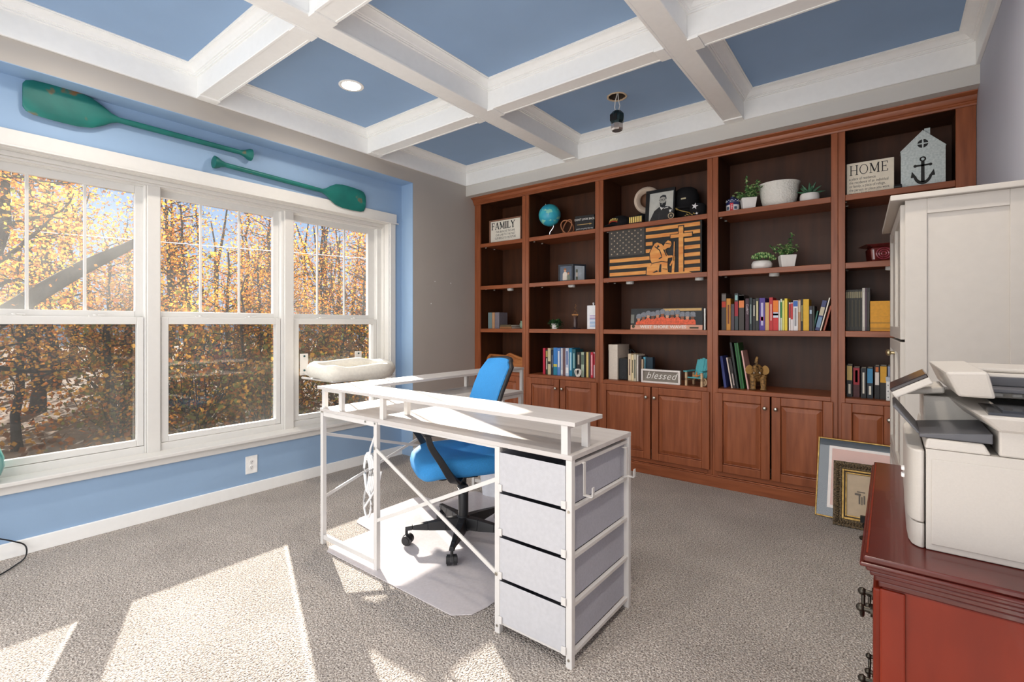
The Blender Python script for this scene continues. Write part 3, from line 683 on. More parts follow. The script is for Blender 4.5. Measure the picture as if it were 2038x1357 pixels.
def jhook(x, y, z):
    h = thing('desk_hook', None, 'hook', (x, y, z)); b = MB(); w, t = .016, .004
    b.box(-.018, t, -w / 2, w / 2, .0, t); b.box(0, t, -w / 2, w / 2, -.115, .0); b.box(0, .040, -w / 2, w / 2, -.119, -.115); b.box(.036, .040, -w / 2, w / 2, -.119, -.082)
    for q in h.children: pass
    o = b.build('hook_band', METW, h, bevel=.001); return h
jhook(-.894, 1.585, .716)['label'] = 'white metal hook hanging on the drawer side, nearer the front desk corner'
jhook(-.892, 1.945, .70)['label'] = 'white metal hook sticking out from the back corner of the desk drawers'
for o in bpy.data.objects:
    if o.name.startswith('desk_hook'): o['group'] = 'white hooks on the desk side'
# white power cord bundled at the desk corner
b = MB(); pts = [(-2.06, 1.56, .735), (-2.10, 1.56, .68), (-2.15, 1.56, .58), (-2.165, 1.56, .52)]
for k in range(4):
    s = .022 + .007 * k
    for i in range(16):
        t = 2 * PI * i / 16 + PI / 2
        pts.append((-2.168 + s * math.cos(t) * (1 + .5 * math.sin(t)), 1.56 + .006 * k - .01, .44 + (.085 + .01 * k) * math.sin(t)))
for i in range(22):
    t = PI / 2 + 2 * PI * i / 16
    pts.append((-2.172 + .030 * math.cos(t), 1.556, .29 + .075 * math.sin(t)))
pts.append((-2.085, 1.56, .40)); pts.append((-2.075, 1.57, .47))
b.tube(pts, .0056, 8)
tag(b.build('cable_bundle', paint((238, 238, 238), .4), smooth=True), 'white power cord bundled in loops under the desk corner', 'cable')

# ================================================================ office chair
BLUEM = mat('blue_mesh_fabric', (54, 144, 212), 0.75, var=.10, scale=220, bump=.35, bscale=420)
PLAS = mat('black_plastic', (36, 36, 38), 0.42, var=.05, scale=40)
CC = Vector((-1.93, 2.03)); ang = math.atan2(-.857, -.516)      # the chair faces this way (local +x)
chair = thing('office_chair', 'blue mesh office chair with black five-star base tucked into the desk', 'chair', (CC.x, CC.y, .006), ang)
b = MB(); b.lathe([(.0, .055), (.045, .055), (.05, .075), (.045, .115), (.034, .13), (.030, .135)], n=24)
b.lathe([(.029, .13), (.029, .30), (.026, .305), (.018, .31), (.018, .412)], n=20); b.build('gas_column', PLAS, chair, smooth=40)
base = MB(); cast = []
for k in range(5):
    a = math.radians(231 + 72 * k) - ang; c, s = math.cos(a), math.sin(a)
    T = Matrix(((c, -s, 0, 0), (s, c, 0, 0), (0, 0, 1, 0), (0, 0, 0, 1)))
    q = MB(); prev = None
    secs = [(.03, .030, .062, .128), (.10, .028, .064, .124), (.20, .023, .072, .112), (.285, .017, .080, .102), (.325, .015, .076, .098)]
    for i in range(len(secs) - 1):
        x0, w0, l0, h0 = secs[i]; x1, w1, l1, h1 = secs[i + 1]
        q.hexa([(x0, -w0, l0), (x1, -w1, l1), (x1, w1, l1), (x0, w0, l0)], [(x0, -w0 * .7, h0), (x1, -w1 * .7, h1), (x1, w1 * .7, h1), (x0, w0 * .7, h0)])
    base.add(q.moved(T).v, q.f)
    w = MB(); sw = random.Random(k + 4).uniform(-.9, .9)
    w.cyl((.318, 0, .085), (.318, 0, .045), .008, n=10)
    Tw = Matrix.Translation((.318, 0, 0)) @ Matrix.Rotation(sw, 4, 'Z'); q = MB()
    for y in (-.017, .017):
        q.cyl((-.008, y - .009, .0265), (-.008, y + .009, .0265), .0262, n=22)
        q.cyl((-.008, y + (.009 if y > 0 else -.009), .0265), (-.008, y + (.012 if y > 0 else -.012), .0265), .018, n=18)
    arc = [(-.008 + .031 * math.cos(t), .0265 + .031 * math.sin(t)) for t in [PI * .0 + PI * i / 10 for i in range(11)]]
    q.prism([(x, z) for x, z in arc], (0, -.007, 0), (1, 0, 0), (0, 0, 1), (0, 1, 0), .014)
    w.add(q.moved(Tw).v, q.f); cast.append(w.moved(T))
bs = base.build('star_base', PLAS, chair, smooth=35, bevel=.003)
for w in cast: w.build('caster', PLAS, bs, smooth=35)
b = MB()                                          # thick seat cushion with a rolled front edge
nx, ny = 15, 13
def seat(u, v):          # u along depth -1..1 (front = 1), v across
    se = 4.0; w = .248 - .02 * max(0, u); x = .255 * u + .02
    y = w * v; edge = max(abs(u), abs(v)); zt = .472 - .012 * (1 - v * v) * (1 - u * u) - .05 * max(0, u - .45) ** 1.5 * 2
    return x, y, zt
vs = []; fs = []
N_ = 36
for lev, (sc, dz) in enumerate([(.0, -.098), (.70, -.098), (.90, -.092), (.985, -.066), (1.0, -.034), (.975, -.008), (.90, .004), (.6, .0), (0.0, -.004)]):
    for j in range(N_):
        t = 2 * PI * j / N_; ct, st = math.cos(t), math.sin(t); p = .42
        ux = math.copysign(abs(ct) ** p, ct) * sc; vy = math.copysign(abs(st) ** p, st) * sc
        drop = -.045 * max(0, ux - .55) ** 1.3 * 2.2 if sc > 0 else 0
        vs.append((.255 * ux + .03, .25 * vy * (1 - .06 * max(0, ux)), .512 + dz + drop))
for i in range(8):
    for j in range(N_): fs.append((i * N_ + j, i * N_ + (j + 1) % N_, (i + 1) * N_ + (j + 1) % N_, (i + 1) * N_ + j))
b.add(vs, fs); b.build('seat', BLUEM, chair, smooth=60)
b = MB(); b.box(-.14, .14, -.09, .09, .397, .414); b.box(-.07, .09, -.06, .06, .36, .398); b.cyl((.05, -.06, .385), (.05, .17, .38), .007, n=8); b.cyl((.05, .15, .352), (.05, .215, .352), .026, n=14)
b.cyl((.12, 0, .35), (.12, 0, .398), .028, n=16); b.build('tilt_mechanism', PLAS, chair, bevel=.004)
PRF = [(-.165, .56), (-.145, .64), (-.135, .70), (-.150, .78), (-.178, .86), (-.212, .94), (-.242, 1.00), (-.250, 1.025)]
b = MB(); vs = []; fs = []; W_ = 15
def halfw(z): return .215 + .012 * math.sin((z - .56) / .48 * PI) - (.05 * max(0, (z - .97) / .055) ** 2) - (.03 * max(0, (.60 - z) / .04) ** 2)
for x, z in PRF:
    for j in range(W_):
        v = -1 + 2 * j / (W_ - 1); vs.append((x + .045 * v * v, halfw(z) * v, z + (-.012 * v * v if z > .98 else 0)))
off = len(vs)
for x, z in PRF:
    for j in range(W_):
        v = -1 + 2 * j / (W_ - 1); vs.append((x - .022 + .045 * v * v, halfw(z) * v, z - .004 + (-.012 * v * v if z > .98 else 0)))
R = len(PRF)
for i in range(R - 1):
    for j in range(W_ - 1):
        a = i * W_ + j; fs += [(a, a + 1, a + W_ + 1, a + W_), (off + a, off + a + W_, off + a + W_ + 1, off + a + 1)]
per = [j for j in range(W_)] + [i * W_ + W_ - 1 for i in range(1, R)] + [(R - 1) * W_ + j for j in range(W_ - 2, -1, -1)] + [i * W_ for i in range(R - 2, 0, -1)]
for i in range(len(per)): a, c = per[i], per[(i + 1) % len(per)]; fs.append((a, c, off + c, off + a))
b.add(vs, fs); br = b.build('backrest', BLUEM, chair, smooth=60)
b = MB(); rim = []
for i in per: v = Vector(vs[i]) * .5 + Vector(vs[off + i]) * .5; rim.append((v.x - .010, v.y, v.z))
b.tube(rim, .013, 8, closed=True); b.build('backrest_frame', PLAS, br, smooth=60)
b = MB(); b.tube([(-.08, 0, .400), (-.20, 0, .400), (-.25, 0, .42), (-.235, 0, .52), (-.185, 0, .62), (-.165, 0, .70)], [.022, .024, .024, .022, .020, .018], 10); b.build('back_support', PLAS, chair, smooth=60)
for s in (1, -1):
    b = MB(); pts = smooth_path([(.03, s * .06, .404), (.085, s * .19, .400), (.112, s * .258, .412), (.150, s * .282, .455), (.195, s * .287, .53), (.245, s * .287, .61), (.262, s * .287, .672)], 4); n_ = len(pts)
    sweep(b, pts, [.062 - .034 * (i / (n_ - 1)) ** .6 for i in range(n_)], [.022 - .008 * i / (n_ - 1) for i in range(n_)], (1, 0, .35))
    arm = b.build('armrest', PLAS, chair, bevel=.003, smooth=35)
    c = MB(); c.box(.06, .29, s * .285 - .032, s * .285 + .032, .668, .690); c.build('arm_pad', PLAS, arm, bevel=.008)
# ---------------------------------------------------------------- chair mat
MATM = mat('clear_ribbed_vinyl', (226, 220, 222), 0.22, var=.05, scale=80, spec=.5)
P2 = MATM.node_tree.nodes['Principled BSDF']; P2.inputs['Alpha'].default_value = .72
b = MB(); o_ = [(-2.44, 1.50), (-2.40, 1.462), (-1.46, 1.462), (-1.395, 1.52), (-1.38, 1.6), (-1.38, 2.62), (-1.43, 2.66), (-2.40, 2.66), (-2.44, 2.62), (-2.44, 2.35), (-2.60, 2.35), (-2.655, 2.30), (-2.655, 1.84), (-2.61, 1.79), (-2.44, 1.77)]
b.prism(o_, (0, 0, .002), (1, 0, 0), (0, 1, 0), (0, 0, 1), .004)
tag(b.build('chair_mat', MATM, bevel=.001), 'clear vinyl chair mat on the carpet beneath the desk', 'chair mat')
# ---------------------------------------------------------------- waste bin
b = MB(); vs = []; w = [(.085, .062, 0), (.115, .088, .27), (.118, .091, .275), (.110, .084, .275), (.082, .058, .01)]
rt = thing('waste_bin', 'white plastic waste bin on the carpet behind the chair', 'bin', (-2.245, 2.70, .003), .15)
for hx, hy, z in w:
    for j in range(32):
        t = 2 * PI * j / 32; ct, st = math.cos(t), math.sin(t); vs.append((hx * math.copysign(abs(ct) ** .35, ct), hy * math.copysign(abs(st) ** .35, st), z))
fs = [(i * 32 + j, i * 32 + (j + 1) % 32, (i + 1) * 32 + (j + 1) % 32, (i + 1) * 32 + j) for i in range(4) for j in range(32)] + [tuple(range(31, -1, -1)), tuple(128 + j for j in range(32))]
b.add(vs, fs); b.build('bin_body', paint((232, 234, 240), .4), rt, smooth=40)
# ================================================================ tall white cabinet (turned very slightly)
CABW = paint((194, 188, 180), 0.42, var=.02)
RC = math.radians(2.3)
cab = thing('tall_cabinet', 'tall white pantry cabinet standing behind the printer against the right wall', 'cabinet', (.050, 2.45, 0), RC)
W_C, D_C, H_C = .80, .338, 1.735        # along y, along x, height
b = MB()
b.box(0.012, D_C, 0.0, .045, 0, H_C - .022); b.box(0.0, D_C, .0, W_C, .05, .07); b.box(.004, D_C, W_C - .02, W_C, 0, H_C - .022); b.box(D_C - .008, D_C, .0, W_C, .05, H_C - .022); b.box(0.012, D_C, .0, W_C, H_C - .05, H_C - .022)
b.build('carcass', CABW, cab, bevel=.002)
b = MB(); b.box(-.004, .062, -.008, .0, .0, H_C - .022); b.box(.288, D_C, -.008, 0, 0, H_C - .022); b.box(.062, .288, -.008, 0, H_C - .08, H_C - .022); b.box(.062, .288, -.008, 0, 0, .09)
b.build('side_frame', CABW, cab, bevel=.0015)
b = MB(); b.box(-.050, D_C, -.030, W_C + .03, H_C - .0215, H_C); b.build('cabinet_top', CABW, cab, bevel=.003)
for (y0, y1) in ((.006, .396), (.402, .794)):
    for z0, z1 in ((.08, .60), (.61, 1.16), (1.17, 1.70)):
        b = MB(); w = .05; x0, x1 = -.018, .0
        b.box(x0, x1, y0, y0 + w, z0, z1); b.box(x0, x1, y1 - w, y1, z0, z1); b.box(x0, x1, y0 + w, y1 - w, z0, z0 + w); b.box(x0, x1, y0 + w, y1 - w, z1 - w, z1)
        d = b.build('cabinet_door', CABW, cab, bevel=.002)
        b = MB(); yy = y0 + w; k = 0
        while yy < y1 - w - .001:
            e = min(yy + .048, y1 - w); b.box(-.008, .0, yy + .001, e - .001, z0 + w, z1 - w); yy = e
        b.build('beadboard_panel', CABW, d, bevel=.001)
        ky = (y1 - .025) if y0 < .2 else (y0 + .025); kz = {.08: .54, .61: 1.10, 1.17: 1.23}[z0]
        if z0 != 1.17:
            b = MB(); b.cyl((-.018, ky, kz), (-.034, ky, kz), .006, n=12); b.ball((-.040, ky, kz), (.010, .014, .014), n=14, k=8); b.build('cabinet_knob', mat('aged_brass', (190, 176, 140), .3, metal=1.0), d, smooth=60)
# ================================================================ red-brown dresser in the near right corner
MAH = mat('mahogany_veneer', (128, 42, 20), 0.4, rgb2=(98, 28, 14), scale=3, stretch=(4, 4, .9), contrast=.3, spec=.2, coat=.04)
MAHT = mat('mahogany_top', (92, 34, 28), 0.25, rgb2=(68, 24, 20), scale=3, stretch=(4, .9, 4), contrast=.3, spec=.3, coat=.15)
DRX0, DRX1, DRY0, DRY1, DRZ = -.042, .385, 1.195, 2.035, .770
dr = thing('dresser', 'glossy red mahogany dresser in the near right corner under the printer', 'dresser', (.17, 1.615, 0))
def L(b, *a, **k): return b.moved(Matrix.Translation((-.17, -1.615, 0))).build(*a, **k)
b = MB(); b.box(DRX0 + .03, DRX1, DRY0 + .028, DRY1 - .028, .06, DRZ - .065); b.box(DRX0 + .045, DRX1 - .02, DRY0 + .04, DRY1 - .04, 0, .06); L(b, 'carcass', MAH, dr, bevel=.003)
b = MB(); b.box(DRX0 + .026, DRX0 + .066, DRY0 + .020, DRY0 + .028, .06, DRZ - .066); L(b, 'corner_post', MAH, dr, bevel=.003)
b = MB()
for dz, o, t in ((.0, .0, .012), (.012, -.006, .008), (.02, .004, .010), (.030, .010, .010), (.040, .018, .012), (.052, .024, .013)):
    b.box(DRX0 + o, DRX1, DRY0 + o, DRY1 - o, DRZ - dz - t, DRZ - dz)
L(b, 'dresser_top', MAHT, dr, bevel=.003)
b = MB(); e = .045
b.box(DRX0 + .004, DRX0 + .004 + .003, DRY0 + .02, DRY1 - .02, DRZ, DRZ + .0012); L(b, 'top_edge_bead', MAH, dr)
IRON = mat('dark_bronze', (70, 66, 60), .38, metal=.9, spec=.5)
for z0, z1 in ((.09, .275), (.285, .47), (.48, .69)):
    b = MB(); b.box(DRX0 + .014, DRX0 + .03, DRY0 + .05, DRY1 - .05, z0, z1); d = L(b, 'drawer', MAH, dr, bevel=.005)
    for y in (DRY0 + .19, DRY1 - .19):
        b = MB(); zc = (z0 + z1) / 2 + .01; x = DRX0 + .014
        for s in (-1, 1):
            b.cyl((x, y + s * .042, zc), (x - .006, y + s * .042, zc), .014, n=14); b.cyl((x - .006, y + s * .042, zc), (x - .022, y + s * .042, zc), .006, n=10); b.ball((x - .024, y + s * .042, zc), .009, n=12, k=8)
        b.tube([(x - .022, y + .042 * math.cos(t), zc - .03 * math.sin(t) ** .8 if 0 < t < PI else zc) for t in [PI * i / 12 for i in range(13)]], .0042, 8)
        L(b, 'drawer_pull', IRON, d, smooth=50)
# ================================================================ laser printer
PRW = mat('printer_plastic', (192, 186, 178), 0.42, var=.02, scale=300, bump=.05, bscale=900)
PRD = mat('printer_grey_plastic', (86, 86, 90), 0.42, var=.03)
pr = thing('laser_printer', 'large white multifunction laser printer on the red dresser', 'printer', (.0, 1.305, DRZ + .001))
YD = .385
b = MB(); rx = .05                              # body: rounded front corner towards the room
prof = [(.056, 0), (.056, .012)]
b.box(.058, .362, 0, YD, 0, .205); b.box(.066, .362, -.002, .002, .012, .186)
b.build('body', PRW, pr, bevel=.004)
b = MB(); out = [(.056, .004), (.052, .0), (.042, .003), (.034, .014), (.029, .040), (.027, .10), (.027, YD - .06), (.032, YD - .02), (.044, YD), (.056, YD)]
b.prism(out, (0, 0, .052), (1, 0, 0), (0, 1, 0), (0, 0, 1), .148); b.build('front_panel', PRW, pr, smooth=50, bevel=.003)
b = MB(); out2 = [(x + .002, y + .001) if x < .05 else (x, y) for x, y in out]
b.prism(out2, (0, 0, .0), (1, 0, 0), (0, 1, 0), (0, 0, 1), .050); pt = b.build('paper_tray', PRW, pr, smooth=50, bevel=.002)
c = MB(); c.box(.021, .03, .17, .19, .098, .107); c.box(.021, .03, .17, .19, .114, .122); c.build('latch', paint((250, 250, 250), .3), pr, bevel=.002)
b = MB(); b.hexa([(.056, .0, .2052), (.155, .0, .2052), (.155, YD, .2052), (.056, YD, .2052)], [(.060, .004, .225), (.145, .004, .225), (.145, YD, .225), (.060, YD, .225)])
b.box(.165, .362, .004, YD, .2052, .285); b.box(.062, .165, .20, YD, .226, .292)
b.build('upper_body', PRW, pr, bevel=.004)
b = MB(); b.hexa([(.048, .012, .2255), (.158, .012, .2255), (.158, .195, .2255), (.048, .195, .2255)], [(.048, .012, .232), (.158, .012, .246), (.158, .195, .246), (.048, .195, .232)]); tr_ = b.build('output_tray', PRD, pr, bevel=.002)
b = MB(); b.hexa([(.046, .03, .230), (.052, .03, .228), (.052, .18, .228), (.046, .18, .230)], [(.004, .03, .283), (.010, .03, .285), (.010, .18, .285), (.004, .18, .283)]); b.build('paper_stop', PRD, tr_, bevel=.001)
b = MB()                                          # scanner bed: wedge-fronted slab
sc = [(.118, .285), (.180, .262), (.365, .262), (.365, .300), (.125, .304)]
b.hexa([(.095, .05, .310), (.165, .003, .262), (.365, .003, .262), (.365, YD, .262)], [(.085, .05, .322), (.142, -.002, .288), (.365, -.002, .288), (.365, YD, .30)])
b.v = b.v[:0]; b.f = []; b.m = []
b.hexa([(.165, .0, .252), (.365, .0, .252), (.365, YD, .262), (.112, YD, .262)], [(.135, -.012, .284), (.365, -.012, .284), (.365, YD, .298), (.080, YD, .298)])
sb = b.build('scanner_bed', PRW, pr, bevel=.006)
b = MB(); b.box(.150, .365, .0, YD - .03, .284, .2895); b.box(.172, .365, .02, YD - .05, .2895, .2925); b.build('document_glass', [mat('dark_document_glass', (60, 62, 68), .12, spec=.6)], sb)
b = MB()                                          # document feeder lid
b.hexa([(.110, .035, .312), (.165, .03, .312), (.165, YD, .312), (.10, YD, .312)], [(.088, .02, .362), (.152, .012, .366), (.152, YD, .366), (.080, YD, .362)])
b.box(.165, .365, .17, YD, .300, .352, 0); b.box(.150, .365, .20, YD, .352, .362, 0)
ad = b.build('document_feeder', PRW, pr, bevel=.006)
b = MB(); b.box(.166, .365, .10, .168, .318, .326, 0); b.box(.166, .365, .165, .1695, .326, .346, 0); b.build('feed_tray', PRD, ad, bevel=.002)
for x in (.176, .205, .232):
    c = MB(); c.box(x, x + .016, .160, .166, .304, .312); c.build('feed_roller', paint((215, 213, 208), .4), ad, bevel=.002)
b = MB(); b.hexa([(.030, .19, .292), (.10, .19, .300), (.10, .33, .300), (.030, .33, .292)], [(.026, .19, .305), (.10, .19, .316), (.10, .33, .316), (.026, .33, .305)]); b.build('panel_arm', PRW, pr, bevel=.004)
b = MB()                                          # tilted control panel
b.hexa([(.010, .06, .296), (.074, .06, .334), (.074, .21, .334), (.010, .21, .296)], [(.002, .06, .309), (.066, .06, .347), (.066, .21, .347), (.002, .21, .309)])
cp = b.build('control_panel', PRW, pr, bevel=.003)
b = MB(); b.hexa([(.003, .062, .3088), (.0655, .062, .3465), (.0655, .208, .3465), (.003, .208, .3088)], [(-.001, .062, .3165), (.0615, .062, .354), (.0615, .208, .354), (-.001, .208, .3165)]); b.build('touch_screen', mat('dark_glossy_screen', (46, 36, 34), .15), cp, bevel=.002)
# ================================================================ framed pictures leaning on the bookcase
def picture(name, label, w, h, d, bars, mats, loc, lean, rz, back_col, extra=None):
    r = thing(name, label, 'picture frame', loc, rz, 'framed pictures leaning on the bookcase doors'); r.rotation_euler = (-lean, 0, rz)
    b = MB()
    for (o, t, y0, m) in bars:
        b.box(-w / 2 + o, -w / 2 + o + t, y0, d, o, h - o, m); b.box(w / 2 - o - t, w / 2 - o, y0, d, o, h - o, m); b.box(-w / 2 + o + t, w / 2 - o - t, y0, d, o, o + t, m); b.box(-w / 2 + o + t, w / 2 - o - t, y0, d, h - o - t, h - o, m)
    b.build('frame', mats, r, bevel=.002); return r
GOLD = mat('gilded_moulding', (186, 152, 88), .4, metal=.6, rgb2=(140, 110, 58), scale=40)
ORN = mat('ornate_bronze_moulding', (120, 100, 72), .5, metal=.4, rgb2=(52, 44, 34), scale=120, bump=1.0, bscale=130, contrast=.12)
r = picture('framed_picture', 'large thin gold-framed picture with a wide blue-grey mat, leaning behind the ornate frame', .60, .50, .016, [(0, .009, 0, 0)], [GOLD], (-.085, 3.665, .004), .30, -.05, None)
b = MB(); b.box(-.291, .291, .006, .012, .009, .491); b.build('picture_mat', mat('blue_grey_mat_board', (54, 68, 82), .5, var=.04), r)
b = MB(); b.box(-.236, .236, .004, .006, .062, .452); b.box(-.220, .220, .0035, .004, .080, .436, 1); b.build('inner_mat', [paint((232, 220, 212), .7), paint((206, 150, 132), .7)], r)
b = MB(); b.box(-.291, .291, .001, .002, .009, .491); b.build('picture_glass', PICGLASS, r)
r = picture('framed_picture', 'smaller ornate bronze and gold framed picture standing in front of the blue-matted one', .44, .385, .030, [(0, .044, 0, 0), (.044, .012, .006, 1), (.056, .006, .010, 2), (.062, .008, .008, 1)], [ORN, GOLD, paint((60, 48, 40), .5)], (-.058, 3.575, .004), .27, .03, None)
b = MB()
for i in range(28):
    for zz in (.024, .361): b.ball((-.205 + .41 * i / 27, -.003, zz), (.006, .006, .010), n=8, k=5)
for i in range(24):
    for xx in (-.197, .197): b.ball((xx, -.003, .03 + .325 * i / 23), (.010, .006, .006), n=8, k=5)
b.build('ornament', ORN, r, smooth=60)
b = MB(); b.box(-.150, .150, .014, .020, .069, .316); b.build('picture_sheet', paint((196, 176, 150), .7, var=.05), r)
b = MB()
for x, z, w, h in ((-.02 - .075, .20, .03, .012), (-.087, .17, .008, .05), (-.075, .165, .006, .045), (-.063, .172, .008, .05), (-.079, .215, .04, .006)): b.box(x - w / 2, x + w / 2, .012, .0142, z - h / 2, z + h / 2)
b.build('print_figure', paint((110, 102, 94), .7), r)
b = MB(); rt = thing('black_knob_stand', 'small black metal stand foot on the carpet beside the ornate frame', 'stand', (-.105, 3.44, .0))
b.cyl((0, 0, 0), (0, 0, .008), .035, n=20); b.cyl((0, 0, .008), (0, 0, .06), .006, n=10); b.ball((0, 0, .075), .022); b.box(-.03, .03, -.012, .012, .095, .13); b.build('stand_post', BLACK, rt, smooth=50)
# ================================================================ things on the window wall
PADT = mat('weathered_teal_paint', (26, 112, 104), .5, rgb2=(20, 92, 86), scale=6, stretch=(1, 1, 1))
_n = PADT.node_tree; _t = _n.nodes.new('ShaderNodeTexNoise'); _t.inputs['Scale'].default_value = 7; _t.inputs['Detail'].default_value = 6
_c = _n.nodes.new('ShaderNodeTexCoord'); _n.links.new(_c.outputs['Object'], _t.inputs['Vector'])
_r = _n.nodes.new('ShaderNodeValToRGB'); _r.color_ramp.elements[0].position = .63; _r.color_ramp.elements[1].position = .70; _n.links.new(_t.outputs['Fac'], _r.inputs['Fac'])
_m = _n.nodes.new('ShaderNodeMix'); _m.data_type = 'RGBA'; _src = _n.nodes['Principled BSDF'].inputs['Base Color'].links[0].from_socket
_n.links.new(_r.outputs['Color'], _m.inputs['Factor']); _n.links.new(_src, _m.inputs['A']); _m.inputs['B'].default_value = lin((138, 92, 48)); _n.links.new(_m.outputs['Result'], _n.nodes['Principled BSDF'].inputs['Base Color'])
def oar(name, label, p0, p1, flip):
    """p0 blade end, p1 grip end as (y, z) on the wall"""
    r = thing(name, label, 'oar', (XA + .034, p0[0], p0[1]), 0, 'painted oars over the windows')
    d = Vector((p1[0] - p0[0], p1[1] - p0[1])); Lg = d.length; a = math.atan2(d.y, d.x)
    M = Matrix(((0, 0, 1, 0), (math.cos(a), -math.sin(a), 0, 0), (math.sin(a), math.cos(a), 0, 0), (0, 0, 0, 1)))
    bl = .385
    h = [(0, .062), (.012, .082), (.04, .092), (.12, .098), (.22, .098), (.285, .086), (.335, .058), (.372, .030), (bl + .02, .017)]
    b = MB(); n = 14; vs = []; fs = []
    for x, w in h:
        for j in range(n):
            t = 2 * PI * j / n; vs.append((x, w * math.cos(t), .013 * math.sin(t) * (1 + .25 * (x / bl))))
    for i in range(len(h) - 1):
        for j in range(n): fs.append((i * n + j, i * n + (j + 1) % n, (i + 1) * n + (j + 1) % n, (i + 1) * n + j))
    fs += [tuple(range(n)), tuple((len(h) - 1) * n + j for j in range(n))]
    b.add(vs, fs); b.moved(M).build('blade', PADT, r, smooth=60)
    b = MB(); b.tube([(bl, 0, 0), (bl + .1, 0, 0), (Lg - .12, 0, 0), (Lg - .075, 0, 0)], [.016, .0175, .0165, .016], 14); b.moved(M).build('shaft', PADT, r, smooth=60)
    b = MB(); b.tube([(Lg - .078, 0, 0), (Lg - .05, 0, 0), (Lg - .02, 0, 0), (Lg - .004, 0, 0), (Lg, 0, 0)], [.016, .024, .040, .042, .034], 16); b.moved(M).build('grip', PADT, r, smooth=50)
    b = MB()
    for x in (.25, Lg - .3): b.box(x - .006, x + .006, -.006, .006, -.034, -.012)
    b.moved(M).build('wall_hanger', BLACK, r)
oar('oar', 'upper left weathered teal oar on the blue wall, blade towards the left', (.445, 2.448), (1.618, 2.448), 0)
oar('oar', 'lower right weathered teal oar hung above the window head, blade towards the right', (2.575, 2.300), (1.365, 2.335), 1)
o = thing('wall_outlet', 'white electrical outlet on the blue wall below the window sill', 'outlet', (XA, 1.630, .213))
b = MB(); b.box(.0005, .006, -.042, .042, -.064, .064); b.build('cover_plate', paint((240, 240, 238), .35), o, bevel=.003)
for z in (-.02, .02):
    b = MB(); b.cyl((.006, 0, z), (.0075, 0, z), .0165, n=20); rc = b.build('receptacle', paint((228, 228, 226), .35), o, smooth=40)
    b = MB(); b.box(.0074, .0082, -.0065, -.0045, z - .002, z + .007); b.box(.0074, .0082, .0045, .0065, z - .002, z + .007); b.cyl((.0074, 0, z - .008), (.0082, 0, z - .008), .0025, n=8); b.build('slot', BLACK, rc)
# pet perch fixed to the right window
pp = thing('window_perch', 'pale grey padded pet perch bracketed to the right-hand window pane', 'pet perch', (-3.45, 2.335, .785))
pc = pp.location
PLUSH = mat('pale_plush', (222, 218, 208), 0.9, var=.06, scale=50, bump=.5, bscale=160); PLUSHD = mat('grey_plush', (176, 172, 166), 0.9, var=.06, scale=50, bump=.5, bscale=160)
b = MB(); ring = []
for i in range(44):
    t = 2 * PI * i / 44; c, s = math.cos(t), math.sin(t); ring.append((.165 * math.copysign(abs(c) ** .6, c), .295 * math.copysign(abs(s) ** .6, s), .080 + .016 * math.cos(t + PI)))
b.tube(ring, [.060 + .007 * math.sin(5 * 2 * PI * i / 44) for i in range(44)], 14, closed=True); b.build('bolster', PLUSH, pp, smooth=60)
b = MB(); b.lathe([(.0, .02), (.9, .02), (1.0, .035), (.9, .055), (.5, .062), (.0, .060)], n=40, sx=.16, sy=.29); b.build('cushion', PLUSHD, pp, smooth=60)
b = MB(); b.tube([(.15, -.27, .015), (.15, .27, .015), (-.30, .27, .015)], .010, 8); b.tube([(.15, -.27, .015), (-.30, -.27, .015)], .010, 8); b.box(-.17, .17, -.29, .29, .015, .022); b.build('tray_frame', METW, pp, bevel=.002)
for y in (2.10, 2.613):
    b = MB(); y_ = y - pc.y; b.box(-3.789 - pc.x, -3.782 - pc.x, y_ - .034, y_ + .034, .03, .205); br = b.build('window_bracket', METW, pp, bevel=.003)
    b = MB()
    for z in (.185, .07): b.cyl((-3.783 - pc.x, y_, z), (-3.777 - pc.x, y_, z), .008, n=12)
    b.build('bolt', mat('teal_bolt', (40, 80, 84), .4, metal=.6), br)
    b = MB(); b.bar((-3.785 - pc.x, y_, .05), (-3.62 - pc.x, y_, .018), .022, .006); b.build('bracket_arm', METW, br)
# ceramic vase on the sill
vz = thing('ceramic_vase', 'glazed teal vase with dripping glaze standing on the window sill at the left edge', 'vase', (-3.675, .285, .4055))
DRIP = mat('teal_drip_glaze', (36, 140, 138), .12, rgb2=(150, 196, 190), scale=5, stretch=(6, 6, .7), contrast=.22)
b = MB(); b.lathe([(.0, .016), (.06, .016), (.086, .04), (.100, .085), (.098, .13), (.082, .18), (.055, .215), (.034, .232), (.030, .245), (.038, .26), (.034, .262), (.026, .25), (.0, .24)], n=40, sx=.92); b.build('vase_body', DRIP, vz, smooth=60)
b = MB(); b.lathe([(.0, 0), (.068, 0), (.070, .018), (.0, .018)], n=36, sx=.92); b.build('base_ring', mat('dark_stoneware', (30, 28, 30), .5), vz, smooth=40)
b = MB(); b.tube(smooth_path([(-3.64, .18, .30), (-3.63, .30, .165), (-3.63, .40, .10), (-3.635, .455, .055), (-3.58, .45, .012), (-3.50, .40, .008), (-3.43, .34, .008), (-3.36, .25, .008)]), .0035, 8)
tag(b.build('floor_cable', BLACK, smooth=True), 'thin black cord trailing down the blue wall onto the carpet at the left edge', 'cable')
for i, (px, py) in enumerate(((865.5, 560), (897, 563.5), (858, 604))):
    p = on_x(px, py, XG); b = MB(); b.cyl((0, 0, 0), (.004, 0, 0), .0055, n=10)
    tag(b.build('wall_anchor', paint((240, 240, 240), .4), loc=(p[0] - .001, p[1], p[2])), 'tiny white wall anchor in the grey wall, ' + ('upper one nearer the window', 'upper one nearer the bookcase', 'lowest of the three')[i], 'wall anchor', 'white anchors in the grey wall')
